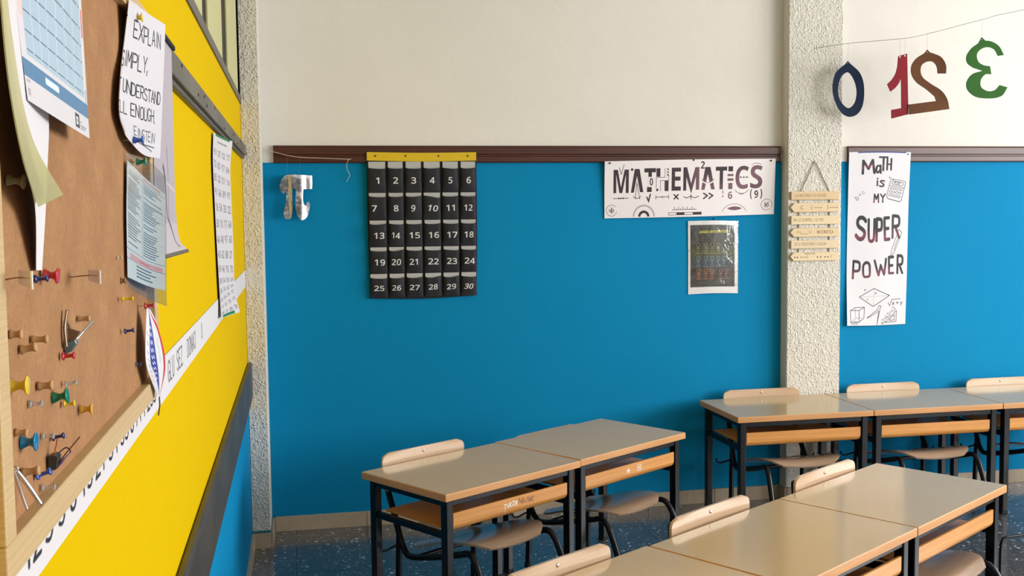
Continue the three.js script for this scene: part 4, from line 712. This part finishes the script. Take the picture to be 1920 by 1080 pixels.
  // long table sheet further along the yellow wall
  const lst = canvasTex(256, 1024, (c, W, H) => {
    c.fillStyle = '#d4d0d4'; c.fillRect(0, 0, W, H); c.fillStyle = '#1c7a4c'; c.fillRect(30, 0, 190, 14); c.fillRect(24, H - 30, 170, 26);
    c.fillStyle = '#9a969c'; c.fillRect(60, 40, 130, 12);
    for (let y = 0; y < 14; y++) { c.strokeStyle = '#d4ced4'; c.lineWidth = 3; strokes(c, [[0, 84 + y * 66], [W, 84 + y * 66]]); for (let k = 0; k < 4; k++) pen(c, String(10 + Math.floor(rnd() * 89)), 14 + k * 62, 98 + y * 66, 30, { w: 16, gap: 6, line: 5, color: '#77737c' }); }
  });
  const lL = [[0.006, 1.782, 1.983], [0.006, 1.699, 2.036], [0.006, 1.592, 2.018], [0.006, 1.467, 1.986], [0.007, 1.356, 1.96], [0.008, 1.275, 1.942], [0.012, 1.234, 1.973]], lR = [[0.034, 1.786, 1.521], [0.034, 1.681, 1.7], [0.034, 1.58, 1.681], [0.034, 1.459, 1.654], [0.034, 1.338, 1.656], [0.034, 1.293, 1.648], [0.046, 1.218, 1.593]];
  flatSheet('table_sheet', 'long curling white strip printed with a table of small figures, taped to the yellow wall', 'paper', lL.map((a, i) => [a, a.map((v, k) => (v + lR[i][k]) / 2 - (k === 0 ? 0.003 : 0)), lR[i]]), printed(lst));
}
// ------------------------------------------------------------------ pins and clips in the cork
{
  const spool = (pts) => new THREE.LatheGeometry(pts.map(([r, y]) => new THREE.Vector2(r, y)), 20).rotateZ(-Math.PI / 2);
  const KIND = {                                             // unit length along +x, radii in units of the wider disc's diameter... scaled below
    big: spool([[0, 0], [0.36, 0], [0.38, 0.06], [0.3, 0.22], [0.2, 0.45], [0.22, 0.62], [0.34, 0.78], [0.48, 0.86], [0.5, 0.92], [0.46, 0.97], [0, 1]]),
    slim: spool([[0, 0.02], [0.46, 0.02], [0.5, 0.08], [0.48, 0.16], [0.26, 0.22], [0.22, 0.5], [0.23, 0.8], [0.4, 0.86], [0.44, 0.93], [0.4, 1], [0, 1]]),
    wooden: spool([[0, 0], [0.5, 0], [0.5, 0.16], [0.38, 0.26], [0.34, 0.5], [0.38, 0.74], [0.5, 0.84], [0.5, 1], [0, 1]]),
  };
  const needle = new THREE.CylinderGeometry(0.0006, 0.0006, 0.004, 6).rotateZ(Math.PI / 2);
  const plastic = (r, g, b) => phys({ color: srgb(r, g, b), roughness: 0.25, clearcoat: 0.5 });
  const COL = { red: plastic(206, 34, 38), navy: plastic(38, 40, 110), wood: std({ map: wood([176, 132, 84], [206, 164, 112], [0.02, 0.006]), roughness: 0.6 }), yellow: plastic(236, 200, 16), amber: plastic(226, 168, 20), green: plastic(8, 124, 82), teal: plastic(0, 124, 176), blue: plastic(44, 92, 190),
    clear: phys({ color: srgb(236, 232, 228), roughness: 0.12, transmission: 0.75, thickness: 0.004, ior: 1.45 }), cream: plastic(226, 206, 168), brown: plastic(150, 100, 56), smoke: phys({ color: srgb(200, 196, 160), roughness: 0.2, transmission: 0.5, thickness: 0.01, ior: 1.45 }) };
  // label, shape, colour, y, z, start x, length, width, tilt of the axis in height
  const pins = [
    ['big red push pin at the tip of the curled white poster', 'big', 'red', 1.4895, 4.223, 0.016, 0.013, 0.0149, -0.12],
    ['thin navy push pin crossing in front of the big red one', 'slim', 'navy', 1.487, 4.248, 0.014, 0.011, 0.0078, 0.05],
    ['wooden push pin half hidden by the frame, beside the wooden pair', 'wooden', 'wood', 1.448, 4.338, 0.014, 0.0092, 0.0074, 0],
    ['upper wooden push pin of the crossing pair', 'wooden', 'wood', 1.436, 4.27, 0.0145, 0.013, 0.0072, 0],
    ['lower slanting wooden push pin of the crossing pair', 'wooden', 'wood', 1.432, 4.309, 0.0145, 0.0125, 0.0078, 0.16],
    ['wooden push pin right behind the metal spring clip', 'wooden', 'wood', 1.435, 4.072, 0.0145, 0.012, 0.0067, 0],
    ['small red push pin below the metal spring clip', 'slim', 'red', 1.407, 4.159, 0.0155, 0.0115, 0.0084, 0.04],
    ['big yellow push pin half behind the frame edge', 'big', 'yellow', 1.407, 4.341, 0.013, 0.0143, 0.0155, 0],
    ['wooden push pin beside the big yellow one', 'wooden', 'wood', 1.393, 4.255, 0.0145, 0.0122, 0.0084, 0.05],
    ['clear push pin just above the big green one', 'slim', 'clear', 1.379, 4.155, 0.0165, 0.0112, 0.0068, 0.16],
    ['clear push pin under the big yellow and wooden pins', 'slim', 'clear', 1.383, 4.287, 0.0145, 0.0107, 0.0076, 0],
    ['big green push pin over the small yellow one', 'big', 'green', 1.373, 4.196, 0.0135, 0.014, 0.0149, 0.12],
    ['small yellow push pin tucked under the big green one', 'slim', 'yellow', 1.361, 4.161, 0.0155, 0.0103, 0.0078, 0],
    ['middle-sized amber push pin lowest in the yellow and green cluster', 'big', 'amber', 1.341, 4.08, 0.0155, 0.0118, 0.0132, 0],
    ['wooden push pin just above the big blue-green one', 'wooden', 'wood', 1.368, 4.333, 0.0135, 0.0093, 0.0066, -0.1],
    ['big blue-green push pin low on the board', 'big', 'teal', 1.356, 4.316, 0.0135, 0.0125, 0.0158, 0],
    ['clear push pin between the big blue-green and the small blue one', 'slim', 'clear', 1.347, 4.247, 0.0145, 0.01, 0.0066, 0],
    ['small blue push pin holding the copper wire of the binder clip', 'slim', 'navy', 1.338, 4.211, 0.0145, 0.011, 0.0069, 0.18],
    ['wooden push pin above the silver hairpin', 'wooden', 'wood', 1.332, 4.321, 0.0145, 0.0135, 0.0079, 0.08],
    ['small bright blue push pin stuck behind the lowest wooden one', 'slim', 'blue', 1.318, 4.276, 0.0145, 0.013, 0.0078, 0.3],
    ['clear push pin lowest on the board, beside the silver hairpin', 'slim', 'clear', 1.303, 4.257, 0.0145, 0.0115, 0.0071, 0.02],
    ['tiny cream push pin beside the printed notice', 'slim', 'cream', 1.488, 3.809, 0.0145, 0.006, 0.0056, 0.1],
    ['tiny brown wooden push pin under the cream one', 'wooden', 'brown', 1.457, 3.782, 0.0135, 0.006, 0.0084, 0],
    ['small yellow push pin alone below the printed notice', 'slim', 'yellow', 1.435, 3.808, 0.0175, 0.0145, 0.0075, 0],
    ['small dark blue push pin alone between notice and pennant', 'slim', 'navy', 1.392, 3.797, 0.0175, 0.0125, 0.0076, 0.12],
    ['tiny navy push pin touching the edge of the pennant', 'slim', 'navy', 1.333, 3.68, 0.0145, 0.006, 0.0077, 0],
    ['green push pin holding the clear sleeve of the notice', 'big', 'green', 1.6155, 3.692, 0.0255, 0.0135, 0.0135, 0],
    ['blue push pin under the signature on the quotation sheet', 'big', 'blue', 1.643, 3.728, 0.0285, 0.0125, 0.0128, 0],
    ['yellow push pin at the top of the quotation sheet', 'big', 'yellow', 1.8145, 3.672, 0.0265, 0.0115, 0.0135, 0.1],
    ['red push pin from which the pennant hangs', 'slim', 'red', 1.412, 3.642, 0.0225, 0.0135, 0.0095, 0],
    ['pale smoky push pin in the dark shadow of the curled poster', 'big', 'smoke', 1.571, 4.327, 0.014, 0.014, 0.0125, -0.1],
  ];
  for (const [label, kind, col, y, z, x, L, D, tilt] of pins) {
    const t = thing('push_pin', label, 'push pin', [x, y, z], 'push pins in the cork board');
    t.rotation.z = tilt;
    const b = part('body', KIND[kind], COL[col], t); b.scale.set(L, D, D);
    if (x > 0.0132) { const n = part('needle', needle, M.chrome, t), d = Math.min(x - 0.012, 0.02); n.scale.x = d / 0.004; n.position.x = -d / 2; }
  }
  for (const [label, y, z, dy, d0, dz] of [['pin with a clear plastic flag, its needle starting at the frame edge', 1.492, 4.338, 0.003, 0.032, 0.052], ['pin with a clear plastic flag, alone on the bare cork', 1.48, 4.098, 0.001, -0.006, 0.011]]) {
    const t = thing('flag_pin', label, 'flag pin', [0.013, y, z], 'flag pins in the cork board');
    part('needle', tube([[0, 0, 0], [0.017, dy, d0], [0.032, dy, dz]], 0.0006, 8, 6), std({ color: srgb(150, 112, 66), metalness: 0.6, roughness: 0.4 }), t);
    part('flag', patch([[[0.017, dy + 0.006, d0], [0.031, dy + 0.006, dz + 0.003]], [[0.017, dy - 0.005, d0], [0.0318, dy - 0.008, dz + 0.003]]], 4, 4), phys({ color: srgb(214, 208, 208), transmission: 0.5, thickness: 0, roughness: 0.3, side: THREE.DoubleSide }), t);
    part('flag_edge', box(0.031, 0.0325, dy - 0.008, dy + 0.006, dz + 0.0015, dz + 0.0045, 0.0004), std({ color: srgb(236, 230, 222), roughness: 0.4 }), t);
  }
  // spring clip
  {
    const t = thing('spring_clip', 'small V-shaped metal spring clip with blue-grey jaws pinned to the cork', 'clip', [0.0205, 1.413, 4.137]);
    const steelClip = std({ color: srgb(150, 128, 108), metalness: 0.85, roughness: 0.3 }), jaw = std({ color: srgb(110, 136, 148), metalness: 0.5, roughness: 0.35 });
    part('arm', tube([[-0.003, 0.002, 0.004], [-0.004, 0.02, 0.004], [-0.003, 0.036, 0.001]], 0.0014, 12, 8).scale(1, 1, 2.2), steelClip, t);
    part('arm', tube([[0.001, 0.004, 0.0], [0.008, 0.013, -0.01], [0.0145, 0.022, -0.03]], 0.0013, 12, 8), M.chrome, t);
    part('jaw', outline([[-0.0055, -0.006], [0, -0.003], [0.0045, 0.004], [0.0035, 0.007], [-0.004, 0.0045]], 0.008, [], 0.0008).translate(0, 0, -0.004), jaw, t);
    part('spring', new THREE.TorusGeometry(0.0035, 0.0009, 8, 20).translate(0.001, 0.009, 0), M.chrome, t);
    part('bridge', outline([[-0.003, 0.004], [0.003, 0.007], [0.008, 0.015], [0, 0.018], [-0.003, 0.026]], 0.002, [], 0.0004), std({ color: srgb(132, 108, 88), metalness: 0.7, roughness: 0.35 }), t);
    part('needle', tube([[-0.009, 0.02, 0], [-0.003, 0.02, 0.003]], 0.0006, 2, 6), M.chrome, t);
  }
  // binder clip on a copper wire
  {
    const t = thing('binder_clip', 'tiny black binder clip with purple loops, hanging from a blue pin on copper wire', 'clip', [0.019, 1.319, 4.225]);
    part('body', outline([[-0.0035, -0.007], [0.003, -0.004], [0.0042, 0.005], [0.001, 0.007], [-0.0035, 0.006]], 0.014, [], 0.0004).translate(0, 0, -0.007), std({ color: srgb(52, 52, 50), roughness: 0.4 }), t);
    const loop = std({ color: srgb(110, 84, 124), metalness: 0.5, roughness: 0.35 });
    part('loop', tube([[0.002, 0.006, -0.005], [0.009, 0.011, -0.006], [0.014, 0.008, 0], [0.009, 0.003, 0.006], [0.003, -0.003, 0.005]], 0.0007, 24, 6), loop, t);
    part('loop', tube([[-0.002, -0.007, -0.005], [0.004, -0.004, -0.006], [0.008, 0.001, 0], [0.003, -0.005, 0.005], [-0.002, -0.007, 0.005]], 0.0007, 24, 6), loop, t);
    part('wire', tube([[0, 0.006, 0], [0.001, 0.011, -0.002], [0.0015, 0.0185, -0.008]], 0.0007, 10, 6), std({ color: srgb(176, 96, 58), metalness: 0.7, roughness: 0.35 }), t);
    part('long_needle', tube([[0.002, -0.003, 0], [0.011, 0.008, 0], [0.023, 0.022, 0.003]], 0.0006, 8, 6), std({ color: srgb(120, 76, 50), metalness: 0.6, roughness: 0.4 }), t);
  }
  {
    const t = thing('hairpin', 'silver two-pronged metal hairpin hanging low on the cork, next to the frame', 'hairpin', [0.017, 1.34, 4.345]);
    part('prong', tube([[-0.002, 0.0, 0.004], [0.004, -0.013, 0.012], [0.0095, -0.028, 0.016]], 0.0012, 14, 8), M.chrome, t);
    part('prong', tube([[0, -0.002, 0], [0.007, -0.014, -0.002], [0.0145, -0.03, -0.006]], 0.0019, 14, 8), M.chrome, t);
    part('hinge', new THREE.TorusGeometry(0.0022, 0.0009, 8, 16).translate(-0.0015, 0.001, 0.002), M.chrome, t);
  }
}

renderer.render(scene, camera);
